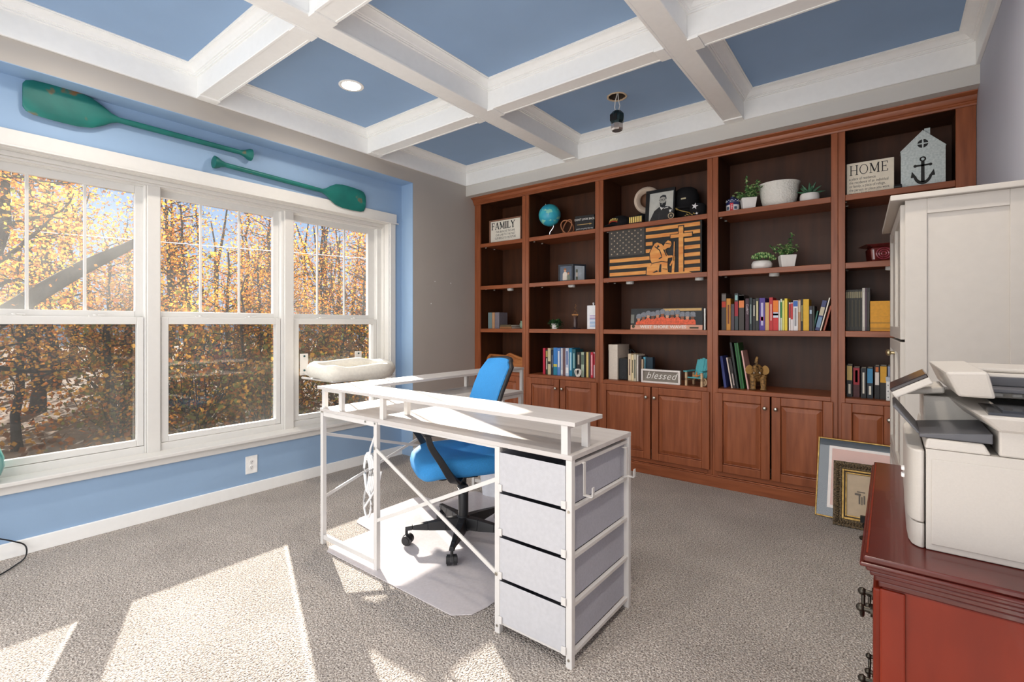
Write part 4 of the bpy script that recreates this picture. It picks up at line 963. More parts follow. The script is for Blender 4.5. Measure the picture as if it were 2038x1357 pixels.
# ceiling lights
rl = thing('recessed_light', 'lit round recessed light in the blue coffer near the window', 'ceiling light', (-2.885, 1.937, ZC))
b = MB(); b.lathe([(.060, -.001), (.060, -.004), (.078, -.006), (.082, -.003), (.082, 0)], n=40, caps=False); b.build('trim_ring', paint((245, 243, 240), .4), rl, smooth=50)
b = MB(); b.cyl((0, 0, -.002), (0, 0, -.0045), .061, n=36); b.build('lens', mat('lit_lens', (255, 240, 222), .5, emit=14.0, var=.0), rl)
for i, (x, y, where) in enumerate(((-.21, 1.937, 'right coffer beside the printer wall'), (-2.885, .634, 'coffer over the left window'), (-.21, .634, 'coffer above the camera'), (-1.54, -.66, 'middle coffer behind the camera'))):  # out-of-view fixtures added to brighten the floor, copied from the visible one
    c = copy_tree(rl); c.location = (x, y, ZC); c['label'] = 'added unseen recessed light in the ' + where; c['group'] = 'recessed ceiling lights'
rl['group'] = 'recessed ceiling lights'
hl = thing('ceiling_cutout', 'rough round cut-out in the blue ceiling where a light was taken down', 'ceiling hole', (HX, HY2, ZC))
b = MB(); b.lathe([(HR - .001, .0), (HR - .001, .10), (.0, .10)], n=36, caps=False); b.build('housing', mat('dark_housing', (70, 58, 48), .7), hl, smooth=40)
b = MB(); rnd = random.Random(8)
b.tube([((HR + .002 + rnd.uniform(-.002, .003)) * math.cos(2 * PI * i / 40), (HR + .002 + rnd.uniform(-.002, .003)) * math.sin(2 * PI * i / 40), -.001) for i in range(40)], .006, 6, closed=True); b.build('torn_edge', mat('bare_drywall', (214, 190, 160), .8, var=.1), hl, smooth=50)
dp = thing('dangling_fixture', 'dark faceted light housing dangling on white wires from the ceiling cut-out', 'light fixture', (HX + .005, HY2 - .01, 2.665))
b = MB(); b.lathe([(.0, .075), (.030, .073), (.050, .050), (.052, .030), (.048, .0), (.035, -.012), (.0, -.012)], n=8); b.build('housing', mat('dark_teal_metal', (38, 56, 60), .3, metal=.5), dp)
b = MB(); b.lathe([(.0, -.012), (.036, -.012), (.044, -.020), (.044, -.052), (.036, -.062), (.0, -.062)], n=8); b.build('reflector', mat('mirror_reflector', (214, 208, 206), .12, metal=.8), dp)
b = MB(); b.box(-.030, .022, -.050, -.0455, -.002, .042); b.build('label_plate', BLACK, dp)
b = MB()
for s in (-1, 1): b.tube([(s * .01, 0, .072), (s * .02, .004, .11), (s * .012, -.002, .15), (s * .004, .01, .20), (s * .01, .01, .25)], .0035, 7)
b.build('wires', paint((236, 234, 230), .5), dp, smooth=50)
# ================================================================ things on the shelves
def span(p0, p1, Y): return px_x(p0, Y), px_x(p1, Y)
def zat(px, py, Y): return on_y(px, py, Y)[2]
INK = paint((34, 33, 34), .7)
CREAM = paint((232, 226, 212), .7, var=.03)
PAPER = paint((236, 230, 216), .8, var=.05)
def book(name, label, w, h, d, loc, cols, bands=(), tilt=0.0, group=None, cat='book', text=None):
    """spine towards the viewer (-Y); cover shell, page block and coloured bands on the spine, all one mesh; tilt leans it to +x"""
    b = MB(); mats = [paint(cols, .45, var=.05), PAPER]
    t = min(.0025, w * .2)
    b.box(-w / 2, w / 2, 0, t * 1.2, 0, h); b.box(-w / 2, -w / 2 + t, t * 1.2, d, 0, h); b.box(w / 2 - t, w / 2, t * 1.2, d, 0, h)
    b.box(-w / 2 + t, w / 2 - t, t * 1.2, d - .004, .003, h - .003, 1)
    for (f0, f1, c, wf) in bands:
        mats.append(paint(c, .5)); b.box(-w / 2 * wf, w / 2 * wf, -.0006, .0003, f0 * h, f1 * h, len(mats) - 1)
    if tilt:
        b.moved(Matrix.Rotation(tilt, 4, 'Y'))
    o = b.build(name, mats, loc=loc)
    return tag(o, label, cat, group)
def row(specs, Y, zb, shelf, group, dep=.15, ord0=1):
    """specs: (px0, px1, top py, colour, bands, description)"""
    names = ['first', 'second', 'third', 'fourth', 'fifth', 'sixth', 'seventh', 'eighth', 'ninth', 'tenth', '11th', '12th', '13th', '14th', '15th', '16th', '17th', '18th', '19th', '20th', '21st', '22nd', '23rd', '24th', '25th', '26th', '27th', '28th', '29th', '30th']
    last = -1e9
    for i, (p0, p1, py, c, bands, desc) in enumerate(specs):
        y = Y + .006 * math.sin(i * 2.3)
        x0, x1 = span(p0, p1, y); x0 = max(x0, last + .0006); x1 = max(x1, x0 + .006); last = x1
        h = zat((p0 + p1) / 2, py, y) - zb
        book('book', '%s, %s from left %s' % (desc, names[i + ord0 - 1], shelf), x1 - x0 - .0006, h, dep - .004 * (i % 4), ((x0 + x1) / 2, y, zb + .0006), c, bands, group=group)
def tx(w, f0, f1, c=(225, 220, 205)): return (f0, f1, c, w)
R1 = [  # upper book row of the plant bay
 (1436, 1445, 584, (66, 56, 52), [tx(.9, .62, .78, (196, 60, 36)), tx(.9, .8, .97, (120, 112, 108))], 'dark red-banded paperback'),
 (1445.5, 1454, 594, (204, 138, 44), [tx(.4, .2, .8, (120, 60, 24))], 'orange-brown hardback'),
 (1455, 1461, 605, (74, 62, 70), [], 'short dull purple-grey book'),
 (1461.5, 1469, 584, (58, 66, 70), [(.38, .78, (164, 36, 52), .98), (.82, .95, (150, 190, 190), .7)], 'book with a crimson middle and grey ends'),
 (1470.5, 1481, 587, (62, 54, 50), [(.64, .98, (232, 132, 72), .98), (.84, .98, (222, 196, 170), .98)], 'book with a peach and orange upper spine'),
 (1483.5, 1490.5, 594, (62, 30, 46), [], 'dark maroon book lettered CLARITY'),
 (1491, 1497, 593, (34, 50, 54), [tx(.3, .2, .8, (150, 170, 166))], 'black-teal paperback'),
 (1498, 1503.5, 595, (28, 28, 30), [tx(.4, .45, .8)], 'narrow black book'),
 (1504, 1510, 593, (44, 46, 42), [tx(.6, .3, .9, (206, 196, 150))], 'dark book with cream lettering'),
 (1511, 1522.5, 593, (80, 56, 148), [tx(.4, .15, .85, (200, 190, 224)), (.3, .42, (206, 60, 110), .6)], 'thick purple book'),
 (1523, 1530.5, 602, (216, 168, 104), [], 'tan paperback'),
 (1531, 1538, 592, (196, 42, 46), [tx(.35, .3, .8, (236, 190, 180))], 'bright red book'),
 (1538.5, 1549, 597.5, (206, 40, 44), [(.62, .99, (240, 132, 40), .98), (.42, .6, (216, 224, 236), .98), (.5, .56, (60, 110, 180), .98)], 'book banded orange, white and red'),
 (1546.5 + 3, 1552.5, 598, (226, 224, 216), [], 'slim white book'),
 (1553, 1556.5, 595, (214, 226, 208), [(.4, .9, (60, 140, 80), .98)], 'slim white and green book'),
 (1557, 1561, 598, (226, 220, 120), [], 'slim pale lime-yellow book'),
 (1561.5, 1567, 594, (238, 208, 48), [], 'plain bright yellow book'),
 (1567.5, 1569.5, 600, (84, 62, 48), [], 'very thin brown book'),
 (1570, 1573.5, 602, (236, 228, 226), [(.45, .95, (190, 50, 54), .98)], 'thin white book with a red upper spine'),
 (1574, 1578, 602, (238, 230, 230), [(.4, .97, (204, 56, 58), .98)], 'thin white and red book beside its twin'),
 (1578.5, 1588, 598, (236, 236, 238), [(.8, .98, (60, 110, 190), .9), tx(.4, .15, .75, (150, 150, 156))], 'white book with blue-capped spine'),
 (1588.5, 1593.5, 596.5, (190, 140, 96), [(.6, .96, (214, 196, 170), .9)], 'tan and cream book'),
 (1594, 1598, 595, (30, 28, 28), [tx(.4, .3, .8, (200, 190, 120))], 'black book beside the large yellow one'),
 (1598.5, 1610, 595.5, (232, 182, 34), [], 'large golden yellow manual'),
 (1610.5, 1616.5, 609, (40, 34, 48), [(.68, .84, (180, 200, 214), .7)], 'short navy book with a pale disc'),
 (1617, 1621, 609, (48, 52, 44), [], 'short dark olive book'),
]
YI = YB + .045
row(R1, YI, SH3, 'in long row under succulents', 'books in the long row under the succulents')
lettering('CLARITY', .020, paint((226, 214, 220), .6), bpy.data.objects[[o.name for o in bpy.data.objects if 'CLARITY' in str(o.get('label', ''))][0]], spine(0, -.0008, .155), width=1.0)
def lean_book(pb0, pb1, pt0, pyt, c, bands, label, Y, zb, group, dep=.16, name='book', cat='book'):
    x0, x1 = span(pb0, pb1, Y); xt = px_x(pt0, Y); zt = zat(pt0, pyt, Y)
    h = math.hypot(xt - x0, zt - zb); a = math.atan2(xt - x0, zt - zb); w = (x1 - x0) * math.cos(a)
    lift = abs(math.sin(a)) * w / 2
    return book(name, label, w, h, dep, ((x0 + x1) / 2, Y, zb + lift + .0008), c, bands, tilt=a, group=group, cat=cat)
G1 = 'books in the long row under the succulents'
lean_book(1616.5 + .5, 1619.8, 1626, 619, (46, 112, 96), [], 'teal green book leaning right at the end of the long book row', YI + .02, SH3, G1)
lean_book(1621.8, 1630.5, 1637, 599, (62, 70, 116), [(.1, .45, (120, 150, 180), .95), (.5, .78, (206, 196, 170), .95)], 'leaning book banded navy and cream near the end of the long row', YI + .012, SH3, G1)
lean_book(1631.5, 1634, 1650, 593, (236, 230, 214), [], 'tall cream book leaning steeply at the end of the long row', YI + .004, SH3, G1)
lean_book(1638, 1641.5, 1653 - 1.2, 609, (176, 92, 66), [], 'thin rust-red book leaning last against the divider of the long row', YI + .014, SH3, G1)
# leaning notebooks beside the elephant
G2 = 'leaning notebooks beside the elephant figurine'
for a in [(1441, 1446, 1432.5, 709, (64, 74, 140), [], 'navy spiral notebook leaning left, first of the leaning group beside the elephant'),
          (1455.5, 1458, 1445, 712, (232, 214, 200), [], 'cream thin book leaning left behind the navy notebook'),
          (1459.5, 1464.5, 1450, 714, (48, 40, 40), [(.1, .5, (214, 196, 190), .3)], 'dark book with pale marks leaning among the notebooks'),
          (1466, 1470, 1452, 682, (34, 36, 36), [], 'tall black notebook leaning left beside the green folder'),
          (1474, 1481.5, 1461, 683, (40, 112, 52), [(.0, 1, (24, 70, 36), .4)], 'tall green folder leaning left beside the elephant'),
          (1487.5, 1490.5, 1474.5, 698, (226, 178, 170), [], 'thin pale pink book leaning left nearest the elephant')]:
    lean_book(*a, Y=YI + .03, zb=CNT, group=G2)
R2 = [  # book row under the globe bay
 (1080.5, 1085, 693, (190, 38, 66), [], 'red hardback'),
 (1086.2, 1090, 696, (48, 62, 44), [(.7, .95, (176, 160, 90), .9), tx(.4, .2, .65)], 'dark green book with an ochre top'),
 (1090.3, 1096, 693, (204, 194, 158), [(.4, .5, (60, 58, 50), .9)], 'cream and olive book'),
 (1096.4, 1101.2, 697, (42, 48, 60), [tx(.4, .3, .8, (120, 130, 150))], 'slate-dark book'),
 (1101.5, 1109, 692, (58, 128, 200), [(.0, .3, (40, 132, 160), .98), (.3, .4, (206, 196, 90), .98)], 'sky blue book with a teal foot'),
 (1109.3, 1114.7, 693, (96, 142, 206), [tx(.6, .3, .9, (216, 224, 236))], 'pale blue book with white lettering'),
 (1115, 1120, 693, (208, 208, 214), [(.05, .2, (240, 240, 240), .9)], 'light grey book'),
 (1120.3, 1125, 693, (112, 84, 88), [], 'mauve-brown book'),
 (1125.4, 1131.7, 693, (196, 206, 226), [(.1, .3, (236, 236, 240), .9), tx(.4, .4, .9, (80, 100, 160))], 'white-blue book'),
 (1132.2, 1138.6, 693, (44, 138, 180), [tx(.5, .2, .85, (180, 216, 226))], 'teal blue book'),
 (1139, 1145.4, 695, (34, 92, 104), [tx(.4, .3, .85, (150, 190, 190))], 'deep blue-green book'),
 (1147.5, 1155.5, 701, (40, 36, 36), [tx(.4, .5, .9, (180, 170, 150))], 'shorter black book behind the white knot'),
 (1156.5, 1162.3, 701, (176, 190, 168), [(.5, .9, (92, 110, 96), .9)], 'shorter sage green book'),
 (1162.6, 1165.5, 701, (30, 30, 32), [], 'thin short black book'),
 (1166, 1171, 701, (232, 204, 128), [], 'shorter straw-yellow book'),
 (1171.4, 1175.3, 701, (64, 60, 62), [], 'shorter charcoal book'),
 (1175.6, 1180, 701, (206, 46, 70), [tx(.4, .1, .9, (240, 210, 214))], 'shorter red book with white lettering'),
 (1180.3, 1184, 701, (226, 196, 200), [(.5, .95, (190, 40, 56), .9)], 'shorter red and white book'),
]
row(R2, YI + .03, CNT, 'in row below trailing plant', 'books in the row below the trailing plant')
# white knot ornament in front of these books
x = px_x(1149.5, YI - .01); b = MB()
for s in (-1, 1):
    b.tube([(s * .022 * math.cos(t) + s * .007, .010 * math.sin(2 * t) * s, .038 + .034 * math.sin(t)) for t in [2 * PI * i / 30 for i in range(30)]], .0055, 8, closed=True)
tag(b.build('knot_ornament', paint((236, 232, 224), .4), loc=(x, YI - .005, CNT + .0005), smooth=True), 'small white knotted ornament standing before the books under the trailing plant', 'ornament')
# middle bay, lowest shelf
x0, x1 = span(1211, 1229, YI + .02); h = zat(1220, 686, YI + .02) - CNT
o = thing('box_file', 'tall cream box file at the left end of the shelf with the blessed sign', 'box file', ((x0 + x1) / 2, YI + .02, CNT + .0005)); w = x1 - x0
b = MB(); b.box(-w / 2, w / 2, 0, .24, 0, h); b.build('box', mat('cream_linen', (222, 210, 196), .8, var=.06, scale=70), o, bevel=.004)
b = MB(); b.box(-w / 2 - .001, w / 2 + .001, -.001, .241, h - .05, h + .001); b.build('lid', mat('cream_linen', (222, 210, 196), .8), o, bevel=.003)
x0, x1 = span(1231.5, 1248.5, YI + .03); h = zat(1240, 713, YI + .03) - CNT
o = thing('speaker_box', 'small black speaker box between the cream box file and the books', 'speaker', ((x0 + x1) / 2, YI + .03, CNT + .0005)); w = x1 - x0
b = MB(); b.box(-w / 2, w / 2, 0, .16, 0, h); b.build('cabinet_shell', BLACK, o, bevel=.006)
b = MB(); b.box(-w / 2 + .008, w / 2 - .008, -.003, .001, .01, h - .01); b.build('grille', mat('speaker_cloth', (52, 54, 56), .9, scale=200, var=.3), o, bevel=.004)
o = thing('headphones', 'black headphones resting behind the speaker box', 'headphones', (px_x(1254, YI + .25), YI + .26, CNT + .001)); zz = .25
b = MB(); b.cyl((0, 0, 0), (0, 0, .012), .05, n=24); b.cyl((0, 0, .012), (0, 0, zz), .008, n=10); b.tube([(.048 * math.cos(t), 0, zz - .055 + .06 * math.sin(t)) for t in [PI * i / 14 for i in range(15)]], .008, 8)
b.build('headband_stand', BLACK, o, smooth=50)
for s in (-1, 1):
    b = MB(); b.cyl((s * .042, 0, zz - .065), (s * .062, 0, zz - .065), .034, n=22); b.build('ear_cup', DARK, o, smooth=40, bevel=.004)
R3 = [(1250, 1256, 704, (226, 206, 176), [tx(.4, .2, .8, (120, 96, 80))], 'cream book with a brown title'),
      (1256.3, 1260.8, 706, (232, 214, 170), [tx(.4, .3, .8, (90, 80, 60))], 'straw-coloured book'),
      (1261, 1266, 705, (198, 190, 168), [(.1, .8, (70, 78, 60), .4)], 'stone-grey book with a dark olive title'),
      (1266.3, 1270.3, 706, (222, 216, 206), [], 'off-white slim book'),
      (1270.6, 1276.5, 709, (58, 44, 40), [], 'dark brown book'),
      (1276.8, 1279.3, 715, (206, 180, 150), [], 'short tan book behind the blessed sign')]
row(R3, YI + .025, CNT, 'in short row by blessed sign', 'books beside the blessed sign')
x0, x1 = span(1281, 1299, YI + .06); h = zat(1290, 711, YI + .06) - CNT
o = thing('card_box', 'teal and navy box standing behind the blessed sign', 'box', ((x0 + x1) / 2, YI + .06, CNT + .0005)); w = x1 - x0
b = MB(); b.box(-w / 2, w / 2, 0, .05, 0, h); b.build('box', paint((22, 50, 66), .35), o, bevel=.002)
b = MB(); b.box(-w / 2 - .001, -w / 2 + .016, -.002, .05, 0, h + .001); b.build('spine_label', paint((110, 196, 226), .4), o)
# blessed sign
Yq = YI - .02; x0, x1 = span(1276, 1353, Yq); w = x1 - x0; h = .112
o = thing('blessed_sign', 'small white-framed grey sign reading blessed on the lowest middle shelf', 'sign', ((x0 + x1) / 2, Yq, CNT + .0005))
b = MB(); t = .014
b.box(-w / 2, w / 2, 0, .03, 0, t); b.box(-w / 2, w / 2, 0, .03, h - t, h); b.box(-w / 2, -w / 2 + t, 0, .03, t, h - t); b.box(w / 2 - t, w / 2, 0, .03, t, h - t); b.build('frame', paint((236, 228, 222), .55), o, bevel=.0015)
b = MB(); b.box(-w / 2 + t, w / 2 - t, .012, .02, t, h - t); b.build('board', paint((134, 126, 116), .7, var=.06), o)
lettering('blessed', .082, paint((246, 242, 236), .6), o, front(0, .0115, h / 2 + .004), shear=.42, off=-.0006, width=.96, space=1.08)
# adirondack chair ornament
o = thing('toy_beach_chair', 'miniature turquoise wooden beach chair with a starfish on its seat', 'ornament', (px_x(1377, YI + .02), YI + .02, CNT + .0005), -.15); o.scale = (1.25, 1.25, 1.2)
TQ = mat('turquoise_paint', (86, 178, 186), .55, var=.1); TANW = mat('bleached_wood', (206, 176, 140), .7, var=.12, scale=12)
b = MB()
for k in range(5):
    x = -.034 + .017 * k; hh = .165 + .012 * (1 - abs(k - 2) / 2); b.hexa([(x + .030 - .0075, .05, .045), (x + .030 + .0075, .05, .045), (x + .030 + .0075, .056, .045), (x + .030 - .0075, .056, .045)], [(x + .03 - .0085, .105, hh), (x + .03 + .0085, .105, hh), (x + .03 + .0085, .111, hh), (x + .03 - .0085, .111, hh)])
b.build('back_slats', TQ, o)
b = MB()
for k in range(4): b.box(-.02, .075, -.03 + .024 * k, -.009 + .024 * k, .052 - .004 * k, .058 - .004 * k)
b.build('seat_slats', TQ, o)
for sx in (-.026, .075):
    b = MB(); b.box(sx, sx + .012, -.04, -.026, 0, .092); b.box(sx, sx + .012, .06, .074, 0, .08); b.box(sx, sx + .012, -.04, .074, .036, .05); b.build('side_frame', TANW, o)
    b = MB(); b.box(sx - .006, sx + .018, -.05, .07, .092, .099); b.build('arm', TQ, o)
b = MB(); c = (.03, -.012, .075)
for k in range(5):
    a = PI / 2 + 2 * PI * k / 5; b.tube([c, (c[0] + .035 * math.cos(a), c[1] + .01, c[2] + .035 * math.sin(a))], [.009, .003], 8)
tag(b.build('starfish', mat('dried_starfish', (196, 128, 72), .8, var=.2), loc=(px_x(1380, YI + .02), YI + .01, CNT + .002), smooth=50), 'little tan starfish leaning on the seat of the miniature beach chair', 'ornament')
o = thing('ship_wheel', 'tan toy wheel leaning at the right end beside the miniature beach chair', 'ornament', (px_x(1402, YI - .005), YI - .005, CNT + .034), -.7)
b = MB(); b.tube([(.026 * math.cos(t), 0, .026 * math.sin(t)) for t in [2 * PI * i / 24 for i in range(24)]], .0055, 8, closed=True); b.build('rim', TANW, o, smooth=60)
b = MB()
for k in range(4):
    a = PI * k / 4; b.cyl((-.03 * math.cos(a), 0, -.03 * math.sin(a)), (.03 * math.cos(a), 0, .03 * math.sin(a)), .0028, n=8)
b.build('spokes', TANW, o)
# team panorama
Yq = YI + .03; x0, x1 = span(1255, 1398, Yq); w = x1 - x0; h = .178
o = thing('team_photo', 'wide mounted team photograph of players in orange on the middle shelf', 'photo board', ((x0 + x1) / 2, Yq, SH3 + .0005)); o.rotation_euler = (-.08, 0, 0)
b = MB(); b.box(-w / 2, w / 2, 0, .012, 0, h); b.box(-w / 2, w / 2, -.0006, 0, 0, h * .22, 1); b.box(-w / 2, w / 2, -.0006, 0, .22 * h, h, 2); b.box(-.02, w / 2 - .01, -.0008, -.0005, .86 * h, h - .004, 3)
b.box(-w / 2, -w / 2 + .03, -.001, -.0005, .3 * h, .72 * h, 4); b.build('board', [BLACK, paint((226, 168, 142), .5, var=.12, scale=20), paint((40, 42, 44), .5, var=.3, scale=20), paint((206, 168, 106), .5), paint((120, 120, 112), .5)], o)
SK = [(196, 140, 108), (150, 98, 70), (210, 160, 130), (120, 80, 58)]
JER = paint((226, 96, 60), .5, var=.3, scale=70); HAT = paint((128, 132, 140), .5, var=.2, scale=80)
b = MB(); b2 = MB(); b3 = MB(); mats3 = [paint(c, .6) for c in SK]
for k in range(12):
    x = -w / 2 + .072 + (w - .15) * k / 11; z = h * (.45 + .14 * math.sin(PI * k / 11)) + .006 * ((k * 7) % 3 - 1)
    b.face([(x - .026, .24 * h), (x + .026, .24 * h), (x + .024, z - .014), (x + .010, z), (x - .010, z), (x - .024, z - .014)], -.0016 - .0001 * (k % 2), -.0006)
    el = [(x + .0135 * math.cos(2 * PI * j / 14), z + .013 + .017 * math.sin(2 * PI * j / 14)) for j in range(14)]; b3.face(el, -.0022, -.0008, k % 4)
    b2.face([(x - .024, z + .020), (x + .024, z + .020), (x + .022, z + .050), (x + .008, z + .060), (x - .010, z + .058), (x - .022, z + .048)], -.0026, -.0008)
b.build('jersey', JER, o); b2.build('helmet', HAT, o); b3.build('face_print', mats3, o)
lettering('WEST SHORE WAVES', .034, paint((244, 236, 230), .5), o, front(-.02, -.0018, h * .125), width=1.2, off=.0006)
b = MB(); b.cyl((-w / 2 + .025, -.0014, h * .15), (-w / 2 + .025, -.0004, h * .15), .014, n=20); b.box(w / 2 - .10, w / 2 - .03, -.0013, -.0004, h * .06, h * .13); b.build('badge', paint((66, 64, 40), .5), o)
x = px_x(1402.5, Yq + .02); b = MB(); b.box(-.006, .006, 0, .012, 0, .17)
tag(b.build('white_rod', paint((236, 236, 230), .5), loc=(x, Yq + .02, SH3 + .0005)), 'slim white upright card at the right edge beside the team photograph', 'card')
# flag plaque
Yq = YI - .015; x0, x1 = span(1211, 1396.5, Yq); w = x1 - x0; h = .415
o = thing('flag_plaque', 'charred wooden flag plaque with a kneeling soldier and cross', 'plaque', ((x0 + x1) / 2, Yq, SH2 + .0005))
CHAR = mat('charred_wood', (46, 44, 42), .6, rgb2=(30, 28, 27), scale=8, stretch=(1, 8, 8)); BURN = mat('torched_pine', (236, 172, 92), .5, rgb2=(214, 128, 56), scale=5, stretch=(1.2, 8, 9), contrast=.2); STARM = paint((196, 176, 150), .6)
b = MB(); b.box(-w / 2, w / 2, .004, .022, 0, h); b.build('board', CHAR, o, bevel=.002)
cx = -w / 2 + .415 * w; cz = h * .445
b = MB(); sh = h / 13.0
def U(px, pz): return (-w / 2 + w * (px - 155) / 965.0, h * (1 - (pz - (735 - .12 * (px - 155))) / 470.0))
for k in range(7):
    zt = h - .018 - k * (h - .03) / 6.55; zb_ = zt - .030; xl = cx + .012 if zb_ > cz else -w / 2 + .012
    for xa, xb in (((xl, w / 2 - .012),) if k < 2 else ((xl, U(640 if k != 6 else 600, 0)[0]), (U(958, 0)[0], w / 2 - .012))):
        b.box(xa, xb, -.001, .0045, zb_, zt)
b.build('stripe', BURN, o, bevel=.001)
b = MB(); b.box(-w / 2 + .004, cx, .001, .0042, cz, h - .004); cn = b.build('canton', mat('grey_canton', (70, 66, 62), .6, var=.1), o)
b = MB()
for r_ in range(9):
    n_ = 6 if r_ % 2 == 0 else 5
    for q in range(n_):
        x = -w / 2 + .03 + (cx + w / 2 - .06) * ((q + (0 if n_ == 6 else .5)) / 5); z = cz + .02 + (h - cz - .045) * r_ / 8
        b.face([(x + (.0085 if j % 2 == 0 else .0034) * math.sin(PI * j / 5), z + (.0085 if j % 2 == 0 else .0034) * math.cos(PI * j / 5)) for j in range(10)], -.0006, .0015)
b.build('star', STARM, cn)
def sil(pts, k=1.0): return [(x, z) for x, z in pts]
def U(px, pz): return (-w / 2 + w * (px - 155) / 965.0, h * (1 - (pz - (735 - .12 * (px - 155))) / 470.0))
sold = [U(*p) for p in [(580, 1145), (585, 1075), (625, 1060), (640, 1040), (620, 1000), (615, 940), (640, 890), (665, 850), (690, 838), (735, 850), (755, 870), (775, 835), (800, 815), (830, 825), (835, 850), (820, 880), (795, 885), (770, 900), (785, 940), (800, 955), (845, 950), (845, 968), (800, 978), (795, 1010), (795, 1060), (800, 1105), (825, 1110), (1000, 1085), (1045, 1105), (1045, 1125), (620, 1145)]]
edge = [(x * 1.0 + .0, z) for x, z in sold]; ccx = sum(p[0] for p in sold) / len(sold); ccz = sum(p[1] for p in sold) / len(sold)
b = MB(); b.face([(ccx + (x - ccx) * 1.06, ccz + (z - ccz) * 1.06 + .001) for x, z in sold], -.0022, .001, 1); b.face(sold, -.0060, -.0021, 0)
for hole in ([(705, 1112), (718, 1040), (735, 1035), (732, 1110)],): b.face([U(*p) for p in hole], -.0064, -.0058, 1)
b.face([U(*p) for p in [(640, 1120), (690, 1095), (700, 1108), (660, 1122)]], -.0064, -.0058, 1); b.face([U(*p) for p in [(705, 985), (740, 965), (745, 972), (712, 995)]], -.0064, -.0058, 1)
for seg in ([(668, 872), (720, 905), (742, 962), (735, 968), (712, 912), (664, 880)], [(775, 838), (832, 846), (832, 852), (774, 846)], [(640, 1030), (735, 1008), (795, 1012), (795, 1018), (735, 1016), (641, 1038)], [(750, 900), (768, 902), (790, 958), (782, 960)], [(700, 858), (716, 876), (690, 890), (686, 884)], [(745, 1075), (793, 1078), (793, 1083), (745, 1081)]):
    b.face([U(*p) for p in seg], -.0064, -.0058, 1)
b.build('soldier_silhouette', [BURN, CHAR], o)
def plank(p, q, t, mm, y0, y1, k):
    a, c = Vector(U(*p)), Vector(U(*q)); d = (c - a).normalized(); n = Vector((-d.y, d.x)) * t / 2
    mm.face([tuple(a + n), tuple(a - n), tuple(c - n), tuple(c + n)], y0, y1, k)
b = MB(); plank((927, 1095), (927, 675), .050, b, -.0024, .001, 1); plank((818, 782), (1040, 752), .038, b, -.0024, .001, 1); plank((927, 1095), (927, 685), .036, b, -.0058, -.002, 0); plank((826, 780), (1032, 755), .026, b, -.0057, -.002, 0); b.build('cross', [BURN, CHAR], o)
b = MB(); plank((852, 1105), (862, 820), .016, b, -.0023, .001, 1); plank((858, 1000), (862, 825), .007, b, -.0054, -.002, 0); plank((848, 1110), (858, 960), .020, b, -.0054, -.002, 0); plank((845, 1000), (820, 1045), .012, b, -.0052, -.002, 0); b.build('rifle', [BURN, CHAR], o)
# top of the middle bay: caps, ribbons, portrait, hats
NAVY = mat('black_felt', (20, 19, 22), .9, var=.2, scale=60)
o = thing('veteran_cap', 'black embroidered ball cap at the left end of the top middle shelf', 'cap', (px_x(1232, YI + .06), YI + .10, SH1 + .0008), -.35)
b = MB(); b.lathe([(.095, 0), (.096, .03), (.088, .065), (.065, .095), (.035, .108), (.006, .111)], n=28, sy=1.1); b.build('crown', NAVY, o, smooth=60)
b = MB(); vs = []; fs = []
for i in range(13):
    a = PI + PI * (i + .0) / 12; 
    for r_, dz in ((.094, .012), (.165, -.0), (.165, .004), (.094, .016)): vs.append((r_ * math.cos(a) * (.95 if r_ < .1 else .62), r_ * 1.05 * math.sin(a), max(.0, dz + (.012 if r_ > .1 else 0) * (1 - abs(math.cos(a))))))
for i in range(12):
    for j in range(4): fs.append((i * 4 + j, i * 4 + (j + 1) % 4, i * 4 + 4 + (j + 1) % 4, i * 4 + 4 + j))
b.add(vs, fs); b.build('brim', NAVY, o, smooth=40)
b = MB()
for z, r_, c in ((.074, .091, 0), (.062, .0965, 1), (.049, .0995, 2)):
    for i in range(13):
        if i % 3 == 2 and c == 0: continue
        a = 3 * PI / 2 + (i - 6) * .085; rr = r_; x, y = rr * math.cos(a), rr * 1.1 * math.sin(a)
        b.box(x - .0028, x + .0028, y - .004, y + .002, z - .004 - .00025 * (i - 6) ** 2, z + .004 - .00025 * (i - 6) ** 2, c)
b.build('embroidery', [paint((214, 196, 130), .6), paint((206, 170, 80), .6), paint((200, 70, 50), .6)], o)
o = thing('ribbon_rack', 'row of small gold medal ribbons on a low wooden stand beside the black cap', 'medal stand', (px_x(1264.5, YI - .01), YI - .01, SH1 + .0008))
b = MB(); b.box(-.058, .058, 0, .05, 0, .032); b.build('stand_block', WOODIN, o, bevel=.002)
b = MB()
for k in range(7): b.box(-.055 + .0165 * k, -.0445 + .0165 * k, -.002, .002, .014, .062, 0)
b.build('medal', [mat('gold_bars', (240, 208, 120), .35, metal=.4)], o)
b = MB(); b.box(-.056, .060, .002, .008, .01, .066); b.build('backing', BLACK, o)
Yq = YI + .03; x0, x1 = span(1283, 1341, Yq); w = x1 - x0; h = zat(1312, 374, Yq) - SH1
o = thing('portrait_frame', 'black-framed monochrome portrait of a bearded person in a dark uniform', 'photo frame', ((x0 + x1) / 2, Yq, SH1 + .0008)); o.rotation_euler = (-.12, 0, 0)
b = MB(); t = .026; b.box(-w / 2, w / 2, 0, .02, 0, .012); b.box(-w / 2, w / 2, 0, .02, h - t, h); b.box(-w / 2, -w / 2 + t * 1.2, 0, .02, .012, h - t); b.box(w / 2 - t * .5, w / 2, 0, .02, .012, h - t); b.build('frame', BLACK, o, bevel=.002)
pa, pb, pc0, pd = -w / 2 + t * 1.2, w / 2 - t * .5, .012, h - t
b = MB(); b.box(pa, pb, .008, .012, pc0, pd); pg = b.build('photo_print', paint((206, 206, 198), .35), o)
def V(u, v): return (pa + (pb - pa) * u, pc0 + (pd - pc0) * v)
